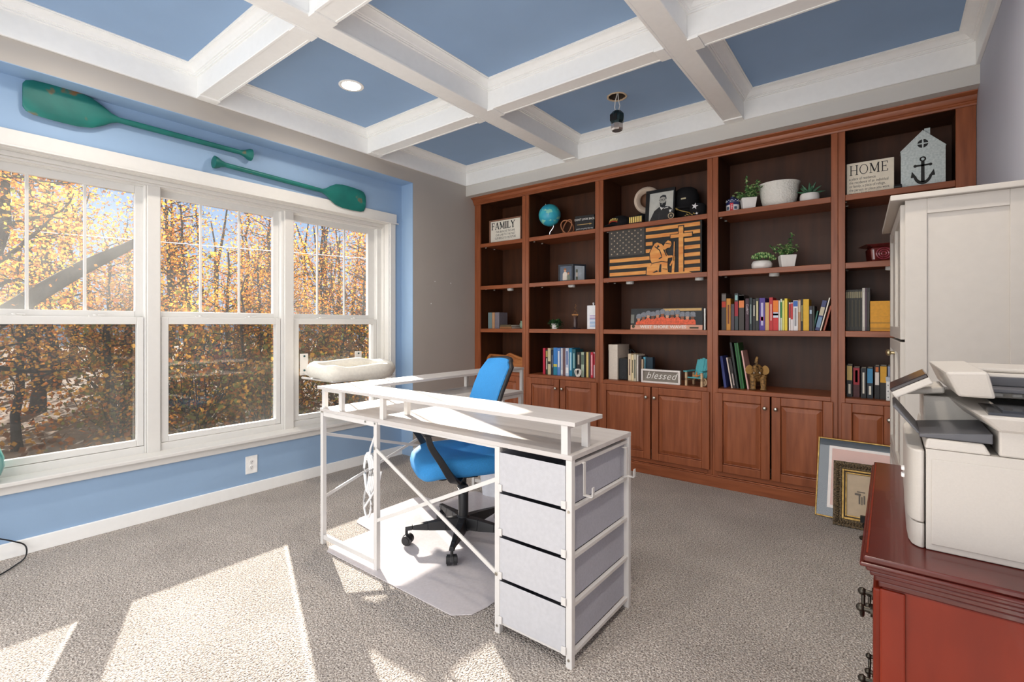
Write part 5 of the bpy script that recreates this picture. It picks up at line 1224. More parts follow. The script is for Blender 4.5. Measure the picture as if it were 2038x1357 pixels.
def blob(mm, u, v, ru, rv, y, k, n=20, f=None):
    mm.face([V(u + ru * math.cos(2 * PI * j / n), v + rv * math.sin(2 * PI * j / n)) for j in range(n)], y, .0085, k)
b = MB()
b.face([V(*p) for p in [(.02, 0), (.08, .1), (.22, .36), (.42, .48), (.62, .5), (.84, .46), (.97, .36), (1, .2), (1, 0)]], .0072, .0084, 0)
b.face([V(*p) for p in [(.45, .47), (.52, .36), (.66, .5), (.6, .52)]], .0066, .0084, 1); b.face([V(*p) for p in [(.62, .40), (.8, .42), (.8, .445), (.62, .425)]], .0066, .0084, 1); b.face([V(*p) for p in [(.84, .34), (.95, .34), (.92, .26), (.86, .24)]], .0066, .0084, 1)
blob(b, .56, .68, .135, .175, .0070, 2); b.face([V(*p) for p in [(.43, .66), (.46, .50), (.55, .44), (.64, .46), (.70, .54), (.705, .68), (.66, .62), (.55, .59), (.47, .62)]], .0064, .0084, 3)
b.face([V(*p) for p in [(.43, .76), (.45, .85), (.56, .895), (.68, .87), (.715, .76), (.69, .70), (.665, .80), (.55, .83), (.46, .80)]], .0064, .0084, 3)
b.face([V(*p) for p in [(.40, .72), (.66, .735), (.66, .75), (.40, .735)]], .0058, .0084, 3)
for u in (.47, .59): b.face([V(u + .05 * math.cos(a), .715 + .035 * math.sin(a)) for a in [2 * PI * j / 12 for j in range(12)]], .0060, .0084, 3); b.face([V(u + .036 * math.cos(a), .715 + .024 * math.sin(a)) for a in [2 * PI * j / 12 for j in range(12)]], .0056, .0084, 2)
b.face([V(*p) for p in [(.50, .575), (.57, .575), (.565, .56), (.505, .56)]], .0058, .0084, 2)
b.face([V(*p) for p in [(.44, .3), (.455, .3), (.43, 0), (.41, 0)]], .0066, .0084, 4); b.build('portrait_print', [paint((44, 44, 46), .4), paint((230, 230, 224), .4), paint((182, 180, 172), .4), paint((36, 35, 34), .4), paint((80, 80, 82), .4)], pg)
b = MB(); b.box(pa, pb, .0045, .005, pc0, pd); b.build('picture_glass', PICGLASS, o)
o = thing('sailor_hat', 'round white sailor hat propped on edge behind the portrait', 'hat', (px_x(1288, YI + .14), YI + .15, SH1 + .225), 0); o.rotation_euler = (PI / 2 + .2, 0, .35)
FELTW = paint((226, 206, 186), .85, var=.04)
b = MB(); b.lathe([(.062, .0), (.078, .03), (.094, .045), (.113, .030), (.115, .0), (.108, -.004), (.088, .018), (.072, -.004)], n=36, caps=False); b.build('brim', FELTW, o, smooth=60)
b = MB(); b.lathe([(.070, .0), (.068, -.05), (.045, -.07), (.0, -.075)], n=30, caps=False); b.build('crown', mat('tan_lining', (150, 112, 88), .8), o, smooth=60)
o = thing('dark_hat', 'black cap under the white sailor hat beside the portrait', 'hat', (px_x(1278, YI + .13), YI + .15, SH1 + .001))
b = MB(); b.lathe([(.082, 0), (.084, .03), (.080, .075), (.062, .10), (.0, .108)], n=28, sy=1.05); b.build('crown', NAVY, o, smooth=60)
o = thing('felt_hat', 'tall black felt hat resting behind the portrait at the right of the top middle shelf', 'hat', (px_x(1364, YI + .18), YI + .20, SH1 + .001), 0)
b = MB(); b.lathe([(.100, .10), (.105, .16), (.100, .22), (.085, .265), (.055, .285), (.0, .282)], n=30, sy=.85); b.lathe([(.0, 0), (.085, 0), (.09, .10), (.10, .10)], n=30); b.build('crown', NAVY, o, smooth=60)
b = MB(); b.lathe([(.10, .10), (.122, .097), (.130, .112), (.122, .108), (.10, .112)], n=36, caps=False); b.build('brim', NAVY, o, smooth=60)
b = MB(); b.box(-.012, .028, -.094, -.088, .175, .187); b.build('hat_badge', paint((206, 196, 160), .4), o)
b = MB(); b.tube([(-.04, -.11, .10), (-.02, -.135, .085), (.01, -.145, .07), (.04, -.14, .06), (.07, -.12, .05)], .004, 8); 
for q in range(2): b.ball((-.045 + .012 * q, -.115 - .012 * q, .102 - .01 * q), .008)
b.build('gold_cord', mat('gold_braid', (196, 168, 96), .4, metal=.5), o, smooth=60)
o = thing('navy_cap', 'black cap with gold oak-leaf visor and white star beside the tall felt hat', 'cap', (px_x(1384, YI - .02), YI + .045, SH1 + .001), 0)
b = MB(); b.lathe([(.052, 0), (.058, .03), (.062, .085), (.05, .10), (.0, .105)], n=28); b.build('crown', NAVY, o, smooth=60)
b = MB(); b.hexa([(-.09, -.078, .0), (.03, -.078, .0), (.03, -.03, .0), (-.09, -.03, .0)], [(-.09, -.078, .006), (.03, -.078, .006), (.03, -.03, .028), (-.09, -.03, .028)]); b.build('visor', NAVY, o, bevel=.004)
b = MB()
for k in range(9): b.ball((-.075 + .009 * k, -.076 + .004 * (k % 2), .008 + .006 * ((k * 5) % 3)), (.006, .003, .0035), n=8, k=5)
b.build('gold_leaves', mat('gold_braid', (196, 168, 96), .4, metal=.5), o, smooth=60)
b = MB(); b.prism([((.026 if j % 2 == 0 else .010) * math.sin(PI * j / 5 + .25), .075 + (.026 if j % 2 == 0 else .010) * math.cos(PI * j / 5 + .25)) for j in range(10)], (-.005, -.066, 0), (1, 0, 0), (0, 0, 1), (0, 1, 0), .006); b.build('star', paint((226, 224, 226), .5), o)
b = MB(); b.prism([((.012 if j % 2 == 0 else .005) * math.sin(PI * j / 5), .014 + (.012 if j % 2 == 0 else .005) * math.cos(PI * j / 5)) for j in range(10)], (.012, -.074, 0), (1, 0, 0), (0, 0, 1), (0, 1, 0), .006); b.build('star', paint((226, 224, 226), .5), o)
o = thing('round_emblem', 'small round black and bronze emblem disc leaning before the portrait', 'emblem', (px_x(1335, YI - .02), YI - .02, SH1 + .028))
b = MB(); b.cyl((0, .004, 0), (0, .012, 0), .027, n=32); b.build('disc', BLACK, o, smooth=40)
b = MB(); b.tube([(.022 * math.cos(t), .003, .022 * math.sin(t)) for t in [2 * PI * i / 30 for i in range(30)]], .0035, 8, closed=True); b.face([(-.008, -.006), (-.004, .009), (.0, .0), (.004, .009), (.008, -.006), (.004, -.008), (0, .002), (-.004, -.008)], .002, .005); b.build('emblem_ring', mat('pale_bronze', (196, 176, 146), .45, metal=.4), o, smooth=40)
# globe bay, top shelf
o = thing('desk_globe', 'turquoise desk globe on a chrome stand on the top shelf', 'globe', (px_x(1094, YI + .10), YI + .10, SH1 + .001))
gm = mat('globe_map', (74, 196, 208), .3, rgb2=(60, 170, 200), scale=9, contrast=.08)
N_ = gm.node_tree; P_ = N_.nodes['Principled BSDF']; src = P_.inputs['Base Color'].links[0].from_socket
tc = N_.nodes.new('ShaderNodeTexCoord'); nz = N_.nodes.new('ShaderNodeTexNoise'); nz.inputs['Scale'].default_value = 14; nz.inputs['Detail'].default_value = 6; N_.links.new(tc.outputs['Object'], nz.inputs['Vector'])
rp = N_.nodes.new('ShaderNodeValToRGB'); rp.color_ramp.elements[0].position = .56; rp.color_ramp.elements[1].position = .585; N_.links.new(nz.outputs['Fac'], rp.inputs['Fac'])
mx = N_.nodes.new('ShaderNodeMix'); mx.data_type = 'RGBA'; N_.links.new(rp.outputs['Color'], mx.inputs['Factor']); N_.links.new(src, mx.inputs['A']); mx.inputs['B'].default_value = lin((150, 220, 200)); N_.links.new(mx.outputs['Result'], P_.inputs['Base Color'])
CHROME = mat('polished_chrome', (220, 220, 222), .12, metal=1.0)
GR = .108; GZ = .222; tl = math.radians(23)
b = MB(); b.ball((0, 0, GZ), GR, n=36, k=24); b.build('sphere', gm, o, smooth=True)
ax = Vector((-math.sin(tl), 0, math.cos(tl)))
b = MB(); cc = Vector((0, 0, GZ)); b.cyl(tuple(cc + ax * (GR - .002)), tuple(cc + ax * (GR + .014)), .005, n=10); b.ball(tuple(cc + ax * (GR + .016)), .006); b.cyl(tuple(cc - ax * (GR - .002)), tuple(cc - ax * (GR + .016)), .005, n=10); b.build('axis_pin', CHROME, o, smooth=50)
b = MB(); pe = cc - ax * (GR + .012); b.tube([tuple(pe), (pe.x - .006, 0, pe.z - .02), (.004, 0, .055), (0, 0, .03)], [.007, .008, .010, .012], 10); b.lathe([(.0, 0), (.062, 0), (.060, .008), (.020, .016), (.012, .032), (.0, .032)], n=30); b.build('stand', CHROME, o, smooth=50)
o = thing('wooden_loop', 'bent wooden loop sculpture between the globe and the black sign', 'ornament', (px_x(1128, YI + .05), YI + .06, SH1 + .001))
LW = mat('bentwood', (196, 132, 92), .4, rgb2=(150, 92, 60), scale=6)
for s, tw in ((1, .5), (-1, -.4)):
    b = MB(); ang_ = [2 * PI * i / 40 for i in range(40)]
    b.tube([(.060 * math.cos(t) * math.cos(tw) - .02 * s * math.sin(t), .05 * math.cos(t) * math.sin(tw), .072 + .066 * math.sin(t)) for t in ang_], .0058, 8, closed=True); b.build('loop', LW, o, smooth=True)
Yq = YI + .02; x0, x1 = span(1143.5, 1180, Yq); w = x1 - x0; h = .150
o = thing('black_quote_sign', "black block sign reading DON'T LOOK BACK with a gold arrow", 'sign', ((x0 + x1) / 2 + .004, Yq + .01, SH1 + .001), .10)
b = MB(); b.box(-w / 2, w / 2, 0, .05, 0, h); b.build('block', paint((32, 31, 32), .6), o, bevel=.002)
lettering("DON'T LOOK BACK", .026, paint((226, 222, 216), .6), o, front(0, -.0006, h * .76), width=.84, off=.0003)
b = MB(); b.box(-.07, .06, -.0012, 0, h * .44, h * .475); b.face([(.05, h * .40), (.075, h * .4575), (.05, h * .515)], -.0012, 0); b.face([(-.078, h * .42), (-.066, h * .4575), (-.078, h * .50), (-.06, h * .4575)], -.0012, 0); b.build('arrow', paint((196, 160, 96), .5), o)
lettering("you're not going that way", .020, paint((226, 222, 216), .6), o, front(0, -.0006, h * .20), width=.80, shear=.25)
# double photo frame
Yq = YI + .05
o = thing('double_photo_frame', 'black folding double photo frame standing open on the second shelf', 'photo frame', (px_x(1139.5, Yq + .04), Yq + .05, SH2 + .001))
def fold(name, hw, hh, a, right):
    b = MB(); s = 1 if right else -1; T = Matrix.Rotation(a, 4, 'Z'); e = .016
    def B(m, x0, x1, y0, y1, z0, z1, k=0): m.box(min(s * x0, s * x1), max(s * x0, s * x1), y0, y1, z0, z1, k)
    B(b, 0, hw, 0, .012, 0, e); B(b, 0, hw, 0, .012, hh - e, hh); B(b, 0, e, 0, .012, e, hh - e); B(b, hw - e, hw, 0, .012, e, hh - e)
    f = b.moved(T).build(name, paint((44, 48, 56), .4), o, bevel=.0015)
    b = MB(); B(b, e, hw - e, .005, .009, e, hh - e); p = b.moved(T).build('photo_print', paint((86, 98, 116) if not right else (196, 206, 214), .35, var=.15, scale=20), f)
    b = MB()
    if not right:
        for x, z, k in ((-.085, .10, 1.0), (-.05, .072, .72)):
            b.face([(x - .026 * k, .018), (x + .026 * k, .018), (x + .024 * k, z - .02 * k), (x + .01 * k, z), (x - .01 * k, z), (x - .024 * k, z - .02 * k)], .0035, .0052, 0 if k == 1 else 1)
            b.face([(x + .013 * k * math.cos(2 * PI * j / 14), z + .014 * k + .017 * k * math.sin(2 * PI * j / 14)) for j in range(14)], .003, .0052, 2)
            b.face([(x - .014 * k, z + .018 * k), (x + .014 * k, z + .018 * k), (x + .010 * k, z + .034 * k), (x - .010 * k, z + .034 * k)], .0028, .0052, 3)
    else:
        for z0, z1, k in ((.02, .05, 1), (.05, .09, 0), (.09, .12, 1)): b.face([(.03, z0), (.05, z0), (.05, z1), (.03, z1)], .0035, .0052, k)
    b.moved(T).build('photo_figures', [paint((226, 214, 200), .5), paint((120, 126, 110), .5), paint((206, 152, 122), .5), paint((150, 96, 56), .5)], p)
fold('left_leaf', .155, .170, .12, False); fold('right_leaf', .135, .170, .95, True)
# trailing plant in a pot
GRN = mat('leaf_green', (96, 148, 82), .55, rgb2=(60, 108, 60), scale=30); GRNL = mat('leaf_pale_green', (190, 208, 146), .55, rgb2=(136, 170, 104), scale=30); GRND = mat('leaf_deep_green', (48, 84, 52), .55, rgb2=(28, 56, 36), scale=30)
POTW = paint((236, 232, 228), .35, var=.03)
def leaf(mb, p, d, L_, w, m=0, curl=.25):
    p = Vector(p); d = Vector(d).normalized(); u = d.cross(Vector((0, 0, 1)));
    if u.length < .05: u = Vector((1, 0, 0))
    u.normalize(); n = u.cross(d).normalized()
    a, c, e = p + d * L_ * .35 + n * L_ * .04, p + d * L_ * .72 + n * L_ * .02, p + d * L_ - n * L_ * curl
    mb.add([p, a + u * w, a - u * w, c + u * w * .8, c - u * w * .8, e, a - n * w * .4, c - n * w * .4], [(0, 1, 6), (0, 6, 2), (1, 3, 7, 6), (6, 7, 4, 2), (3, 5, 7), (7, 5, 4)], m)
o = thing('trailing_plant', 'small trailing dark green plant in a pale pot on the third shelf', 'potted plant', (px_x(1103.5, YI + .06), YI + .07, SH3 + .001)); rnd = random.Random(4)
b = MB(); b.lathe([(.0, 0), (.030, 0), (.036, .05), (.032, .052), (.028, .046), (.0, .044)], n=24); b.build('pot', POTW, o, smooth=50)
b = MB()
for k in range(90):
    a = rnd.random() * 2 * PI; r = .012 + .036 * rnd.random(); zt = .085 + .030 * rnd.random(); ze = rnd.random() * .06
    if math.sin(a) < -.8 and ze < .035: continue
    p1 = Vector((.02 * math.cos(a), .02 * math.sin(a), .05)); p2 = Vector((r * math.cos(a), r * math.sin(a), zt)); p3 = Vector(((r + .018) * math.cos(a), (r + .018) * math.sin(a), ze))
    for t in [i / 6 for i in range(1, 7)]:
        q = p1.lerp(p2, t).lerp(p2.lerp(p3, t), t); leaf(b, q, (rnd.gauss(0, 1), rnd.gauss(0, 1), rnd.gauss(.1, .4)), .026, .0080, rnd.choice((0, 0, 1)))
b.build('foliage', [GRND, GRN], o)
# trophy with a wire topper
o = thing('dark_trophy', 'slim dark glazed trophy with a bronze wire figure on top', 'trophy', (px_x(1145, YI + .05), YI + .05, SH3 + .001))
DG = mat('dark_blue_glaze', (36, 38, 52), .15, rgb2=(96, 70, 60), scale=12, contrast=.2); BRZ = mat('bronze_wire', (150, 106, 66), .4, metal=.8)
b = MB(); b.lathe([(.0, 0), (.052, 0), (.054, .008), (.030, .012), (.020, .018), (.022, .05), (.019, .085), (.022, .112), (.024, .118), (.0, .118)], n=26); b.build('column', DG, o, smooth=50)
b = MB(); b.box(-.034, .034, -.004, .004, .128, .138); b.tube([(-.02, 0, .118), (-.026, 0, .13)], .003, 6); b.tube([(.02, 0, .118), (.026, 0, .13)], .003, 6)
b.tube([(-.018, 0, .138), (-.010, 0, .165), (.012, 0, .178), (-.006, 0, .20), (.010, 0, .215), (.0, 0, .232)], .0022, 6); b.tube([(.020, 0, .138), (.012, 0, .158), (-.012, 0, .172)], .0022, 6); b.build('wire_topper', BRZ, o, smooth=50)
Yq = YI + .02; x0, x1 = span(1168.5, 1190, Yq); w = .09
o = thing('white_stationery_box', 'white upright box with fine blue stripes at the right end of the third shelf', 'box', (px_x(1168.5, Yq) + w / 2, Yq, SH3 + .001))
b = MB(); b.box(-w / 2, w / 2, 0, .03, 0, .215); b.build('box', paint((238, 238, 240), .5), o, bevel=.002)
b = MB()
for k in range(9): b.box(-.018, w / 2 - .004, -.0008, 0, .02 + .0125 * k, .0255 + .0125 * k, 0 if k < 6 else 1)
b.build('stripes', [paint((110, 160, 214), .5), paint((150, 110, 180), .5)], o)
b = MB(); b.cyl((.012, .015, .215), (.012, .015, .228), .006, n=10); b.ball((.012, .015, .234), .0085); b.build('box_knob', paint((238, 238, 240), .5), o, smooth=50)
# left bay
Yq = YI + .02; x0, x1 = span(973.5, 1037, Yq); w = x1 - x0; zt = zat(974, 437, Yq); h = .245
o = thing('family_sign', 'brown-framed white sign headed FAMILY on the top left shelf', 'sign', ((x0 + x1) / 2, Yq, SH1 + .001))
b = MB(); t = .014; FRB = paint((136, 96, 76), .6, var=.1)
b.box(-w / 2, w / 2, 0, .025, 0, t); b.box(-w / 2, w / 2, 0, .025, h - t, h); b.box(-w / 2, -w / 2 + t, 0, .025, t, h - t); b.box(w / 2 - t, w / 2, 0, .025, t, h - t); b.build('frame', FRB, o, bevel=.0015)
b = MB(); b.box(-w / 2 + t, w / 2 - t, .010, .018, t, h - t); b.build('board', CREAM, o)
b = MB(); serif_word(b, 'FAMILY', -w / 2 + t + .012, h * .585, .072, .0088, .0101, gap=.09, squeeze=.94, th=.15); b.build('lettering', INK, o)
GI = paint((98, 94, 88), .7)
for i, s in enumerate(('OUR BRANCHES THE SAME', 'OUR LINK TO THE PAST', 'OUR BRIDGE TO THE FUTURE')): lettering(s, .033, GI, o, front(0, .0097, h * (.47 - .135 * i)), width=.62 if i != 1 else .72, extrude=.0003)
Yq = YI + .04
for p0, p1, py, c, d in ((971.5, 979, 622, (118, 138, 140), 'grey-teal upright book, leftmost on the third shelf of the left bay'), (979.5, 984.5, 622, (190, 146, 110), 'tan upright book in the middle of three in the left bay'), (985, 993.5, 622, (124, 118, 126), 'grey-mauve upright book beside the flat brown books in the left bay')):
    x0, x1 = span(p0, p1, Yq); book('book', d, x1 - x0 - .0006, zat(980, py, Yq) - SH3, .14, ((x0 + x1) / 2, Yq, SH3 + .001), c, [], group='upright books in the left bay')
x0, x1 = span(994.5, 1018, Yq)
for k, (c, l, d) in enumerate((((150, 104, 66), .0, 'lower flat brown book lying beside the upright books in the left bay'), ((96, 82, 58), .008, 'upper flat olive-brown book lying on the brown one in the left bay'))):
    b = MB(); b.box(x0 + l, x1 - l, Yq, Yq + .15, SH3 + .001 + k * .0205, SH3 + .0035 + k * .0205); b.box(x0 + l, x1 - l, Yq, Yq + .15, SH3 + .019 + k * .0205, SH3 + .021 + k * .0205); b.box(x0 + l, x1 - l, Yq, Yq + .002, SH3 + .0035 + k * .0205, SH3 + .019 + k * .0205); b.box(x0 + l + .001, x1 - l - .001, Yq + .002, Yq + .147, SH3 + .0035 + k * .0205, SH3 + .019 + k * .0205, 1)
    tag(b.build('book', [paint(c, .6), PAPER]), d, 'book', 'flat books in the left bay')
b = MB(); b.lathe([(.0, 0), (.022, 0), (.034, .02), (.036, .045), (.028, .065), (.030, .08), (.026, .08), (.022, .06), (.0, .06)], n=28)
tag(b.build('green_vase', mat('celadon_glaze', (150, 172, 150), .2, rgb2=(120, 146, 128), scale=15), loc=(px_x(1041, YI + .09), YI + .09, SH3 + .001), smooth=60), 'pale green little vase half hidden by the divider in the left bay', 'vase')
Yq = YI + .06; x0, x1 = span(967.5, 1040, Yq); w = x1 - x0
o = thing('carved_name_board', 'carved golden-brown wooden crest board on the lowest left shelf behind the chair', 'plaque', ((x0 + x1) / 2, Yq, CNT + .001))
CARV = mat('carved_oak', (190, 122, 68), .45, rgb2=(150, 88, 46), scale=6, stretch=(1, 6, 6))
top = [(-w / 2, .10), (-w / 2 + .02, .145), (-w / 2 + .05, .168), (-.03, .165), (.02, .163), (.05, .178), (.075, .190), (.10, .182), (w / 2 - .03, .150), (w / 2, .145)]
b = MB(); b.face([(-w / 2, 0), (w / 2, 0)] + top[::-1], 0, .028); b.build('board', CARV, o, bevel=.004)
b = MB(); ins = [(x * .9, z - .022) for x, z in top]; b.tube([(x, -.002, z) for x, z in ins], .004, 6)
for k in range(9): b.ball((.035 + .01 * k, -.003, .145 + .012 * math.sin(k)), (.007, .004, .006), n=8, k=5)
b.build('carving', CARV, o, smooth=60)
# plants and pots of the fourth bay
def leafy(name, label, px, Y, zs, pot, seed, kind, group=None):
    o = thing(name, label, 'potted plant', (px_x(px, Y), Y, zs + .001), .35 if pot == 'square' else 0, group); rnd = random.Random(seed)
    if pot == 'square':
        b = MB(); a0, a1, hh = .040, .052, .088
        b.hexa([(-a0, -a0, 0), (a0, -a0, 0), (a0, a0, 0), (-a0, a0, 0)], [(-a1, -a1, hh), (a1, -a1, hh), (a1, a1, hh), (-a1, a1, hh)]); b.build('pot', POTW, o, bevel=.004)
        b = MB(); b.box(-.042, .042, -.042, .042, hh, hh + .0015); b.build('soil', paint((60, 46, 36), .9), o)
        b = MB(); s = MB()
        for k in range(15):
            a = rnd.random() * 2 * PI; L_ = .05 + .075 * rnd.random()
            if k == 0: d = Vector((.1, 0, 1)); L_ = .15
            else: d = Vector((math.cos(a) * .85, math.sin(a) * .85, .55 + .6 * rnd.random())).normalized()
            pts = wander((.015 * math.cos(a), .015 * math.sin(a), hh), d, 5, L_ / 5, rnd, .13); s.tube(pts, .0016, 5)
            for q in pts[1:]:
                for j in range(5): leaf(b, q, (rnd.gauss(0, 1), rnd.gauss(0, 1), rnd.gauss(.3, .5)), .022, .0075, rnd.choice((0, 0, 1, 1, 2)))
        s.build('stem', GRN, o); b.build('foliage', [GRN, GRNL, GRND], o)
    elif kind == 'aloe':
        b = MB(); b.lathe([(.0, 0), (.052, 0), (.060, .012), (.061, .045), (.056, .062), (.050, .064), (.046, .056), (.0, .054)], n=30); b.build('pot', POTW, o, smooth=50)
        b = MB()
        for k in range(15):
            a = 2 * PI * k / 15 * 2.4; el = .35 + .95 * (k / 15); L_ = .10
            d = Vector((math.cos(a) * math.cos(el), math.sin(a) * math.cos(el), math.sin(el)))
            p = Vector((0, 0, .056)); u = d.cross(Vector((0, 0, 1))).normalized(); n = u.cross(d)
            pts = [(0, .008), (.35, .010), (.7, .006), (1, .0006)]
            b.tube([tuple(p + d * L_ * t + Vector((0, 0, -.02 * t * t * math.cos(el)))) for t, w in pts], [w for t, w in pts], 6)
        b.build('leaves', mat('aloe_green', (84, 128, 96), .5, rgb2=(54, 92, 70), scale=20), o, smooth=50)
    else:
        b = MB(); b.lathe([(.0, 0), (.050, 0), (.064, .015), (.066, .04), (.056, .06), (.050, .062), (.046, .054), (.0, .052)], n=30, sx=1.05); b.build('pot', POTW, o, smooth=50)
        b = MB()
        for k in range(60):
            a = rnd.random() * 2 * PI; el = rnd.random() ** .7 * PI / 2; R_ = .072 if math.cos(a) < .3 else .085
            c = Vector((R_ * math.cos(a) * math.cos(el), R_ * math.sin(a) * math.cos(el), .065 + .05 * math.sin(el)))
            for j in range(6):
                t = 2 * PI * j / 6; b.ball((c.x + .007 * math.cos(t), c.y + .007 * math.sin(t), c.z + .004 * (j % 2)), (.0062, .0062, .009), m=(k + j) % 2, n=7, k=5)
        b.build('leaves', [GRN, GRNL], o, smooth=60)
    return o
leafy('potted_plant', 'bushy green plant in a square white pot on the top shelf beside the flag-print jar', 1489.5, YI + .05, SH1, 'square', 12, 'leafy', 'square-potted plants in the fourth bay')
leafy('potted_plant', 'bushy green plant in a square white pot on the second shelf beside the round succulent', 1566.5, YI + .05, SH2, 'square', 21, 'leafy', 'square-potted plants in the fourth bay')
leafy('potted_aloe', 'spiky little aloe in a round white pot right of the big white planter', 1611.5, YI + .07, SH1, 'round', 3, 'aloe')
leafy('potted_succulent', 'dome of green rosette succulent in a round white pot on the second shelf', 1516, YI + .06, SH2, 'round', 5, 'succ')
o = thing('textured_planter', 'large white hammered-texture planter bowl on the top shelf of the fourth bay', 'planter', (px_x(1549.5, YI + .10), YI + .115, SH1 + .001))
pm = mat('dimpled_ceramic', (232, 230, 222), .45, var=.03); NT = pm.node_tree
vo = NT.nodes.new('ShaderNodeTexVoronoi'); vo.inputs['Scale'].default_value = 90; tc = NT.nodes.new('ShaderNodeTexCoord'); NT.links.new(tc.outputs['Object'], vo.inputs['Vector']); bp = NT.nodes.new('ShaderNodeBump'); bp.inputs['Strength'].default_value = .6; bp.inputs['Distance'].default_value = .006; NT.links.new(vo.outputs['Distance'], bp.inputs['Height']); NT.links.new(bp.outputs['Normal'], NT.nodes['Principled BSDF'].inputs['Normal'])
b = MB(); b.lathe([(.0, 0), (.088, 0), (.098, .012), (.112, .07), (.118, .12), (.122, .158), (.128, .170)], n=48, sx=1.06, caps=False); b.build('bowl', pm, o, smooth=60)
b = MB(); b.lathe([(.128, .170), (.130, .176), (.124, .177), (.116, .16), (.105, .07), (.09, .02), (.0, .018)], n=48, sx=1.06, caps=False); b.build('rim', paint((232, 230, 222), .4), o, smooth=60)
o = thing('flag_jar', 'little lidded jar printed with red, white and blue USA motifs', 'jar', (px_x(1455.5, YI + .02), YI + .06, SH1 + .001))
b = MB(); b.lathe([(.0, 0), (.042, 0), (.046, .006), (.046, .068), (.042, .076), (.0, .076)], n=30); b.build('jar_body', paint((226, 222, 226), .3), o, smooth=50)
b = MB(); b.lathe([(.0, .076), (.043, .076), (.044, .096), (.030, .106), (.014, .110), (.014, .120), (.0, .122)], n=30); b.lathe([(.0465, .055), (.0468, .072), (.0464, .074)], n=30, caps=False); ld = b.build('lid', paint((40, 48, 96), .35), o, smooth=50)
b = MB()
for k in range(22): a = 2 * PI * k / 22; b.ball((.0452 * math.cos(a), .0452 * math.sin(a), .082 + .008 * (k % 2)), .0035, n=8, k=5)
b.build('dots', paint((240, 240, 240), .4), ld)
b = MB(); vs = []
for z0, z1, k, a0, a1 in ((.010, .066, 0, -1.75, -1.25),):
    for i in range(6):
        a = a0 + (a1 - a0) * i / 6; c = a0 + (a1 - a0) * (i + 1) / 6
        b.add([(.0472 * math.cos(a), .0472 * math.sin(a), z0), (.0472 * math.cos(c), .0472 * math.sin(c), z0), (.0472 * math.cos(c), .0472 * math.sin(c), z1), (.0472 * math.cos(a), .0472 * math.sin(a), z1)], [(0, 1, 2, 3)], k)
for a in (-2.2, -2.0, -1.0, -.8): b.ball((.0465 * math.cos(a), .0465 * math.sin(a), .03), (.006, .006, .012), m=1, n=8, k=6)
b.build('printed_band', [paint((206, 44, 60), .4), paint((70, 90, 110), .4)], o)
lettering('USA', .018, paint((244, 240, 240), .5), o, spine(.003, -.0485, .038), width=1.0)
# elephant figurine
o = thing('elephant_figurine', 'carved brown elephant figurine with raised trunk beside the leaning notebooks', 'figurine', (px_x(1508, YI + .03), YI + .05, CNT + .001), .15)
EL = mat('mosaic_elephant_hide', (164, 124, 72), .6, rgb2=(96, 74, 44), scale=70, contrast=.12, bump=.4, bscale=120)
b = MB()
b.ball((0, .045, .105), (.050, .075, .052), n=22, k=14); b.ball((-.004, -.045, .150), (.040, .042, .042), n=20, k=12); b.ball((-.002, -.012, .128), (.042, .05, .046), n=18, k=12)
for sx in (-1, 1):
    for y in (-.012, .085): b.tube([(sx * .030, y, .115), (sx * .033, y - .002, .06), (sx * .034, y, .02), (sx * .034, y - .004, 0)], [.030, .021, .018, .022], 14)
b.tube([(-.008, -.080, .148), (-.010, -.098, .152), (-.012, -.106, .175), (-.010, -.104, .205), (-.006, -.098, .232), (-.002, -.092, .248)], [.021, .018, .015, .012, .010, .008], 12)
b.tube([(0, .118, .12), (0, .128, .09), (.004, .126, .06)], [.006, .005, .006], 8)
b.build('body', EL, o, smooth=True)
for sx in (-1, 1):
    b = MB(); b.prism([(.022 + .027 * math.cos(2 * PI * j / 18) * (1 - .15 * math.sin(2 * PI * j / 18 - .6)), .0 + .034 * math.sin(2 * PI * j / 18)) for j in range(18)], (sx * .030 - .004, -.052, .152), (sx * .92, -.38 * 1, 0), (0, 0, 1), (.38 * sx, .92, 0), .006); b.build('ear', mat('ear_gold', (168, 128, 70), .6, var=.1), o, bevel=.002)
    b = MB(); b.tube([(sx * .016 - .004, -.082, .136), (sx * .020 - .004, -.098, .130), (sx * .020 - .004, -.106, .138)], [.005, .004, .002], 8); b.build('tusk', CREAM, o, smooth=50)
    b = MB(); b.ball((sx * .026 - .004, -.078, .164), .0045); b.build('eye', BLACK, o)
# fifth bay
Yq = YI + .015; x0, x1 = span(1683, 1777, Yq); w = x1 - x0; h = .212
o = thing('home_sign', 'cream block sign headed HOME on the top right shelf', 'sign', ((x0 + x1) / 2 + .006, Yq, SH1 + .001), .02)
b = MB(); b.box(-w / 2, w / 2, 0, .045, 0, h); b.build('block', paint((236, 226, 206), .6, var=.04), o, bevel=.0015)
b = MB(); serif_word(b, 'HOME', -w / 2 + .016, h * .62, .064, -.0012, .0002, gap=.12, squeeze=.84, th=.105); b.build('lettering', INK, o)
for i, s in enumerate(('a place of residence', 'the residence of an individual', 'or family, a place of refuge,', 'the person or place you want', 'to come back to')): lettering(s, .025, GI, o, front(-w / 2 + .014, -.0007, h * (.50 - .115 * i)), width=.70, align='LEFT', extrude=.0003)
Yq = YI + .03; x0, x1 = span(1793, 1882, Yq); w = x1 - x0
o = thing('metal_house_lantern', 'galvanized metal house lantern with a cut-out anchor and round window', 'lantern', ((x0 + x1) / 2, Yq, SH1 + .001), 0)
GALV = mat('galvanized_metal', (216, 224, 222), .55, metal=.1, rgb2=(190, 202, 200), scale=90, contrast=.15); hl_, hp = .232, .345
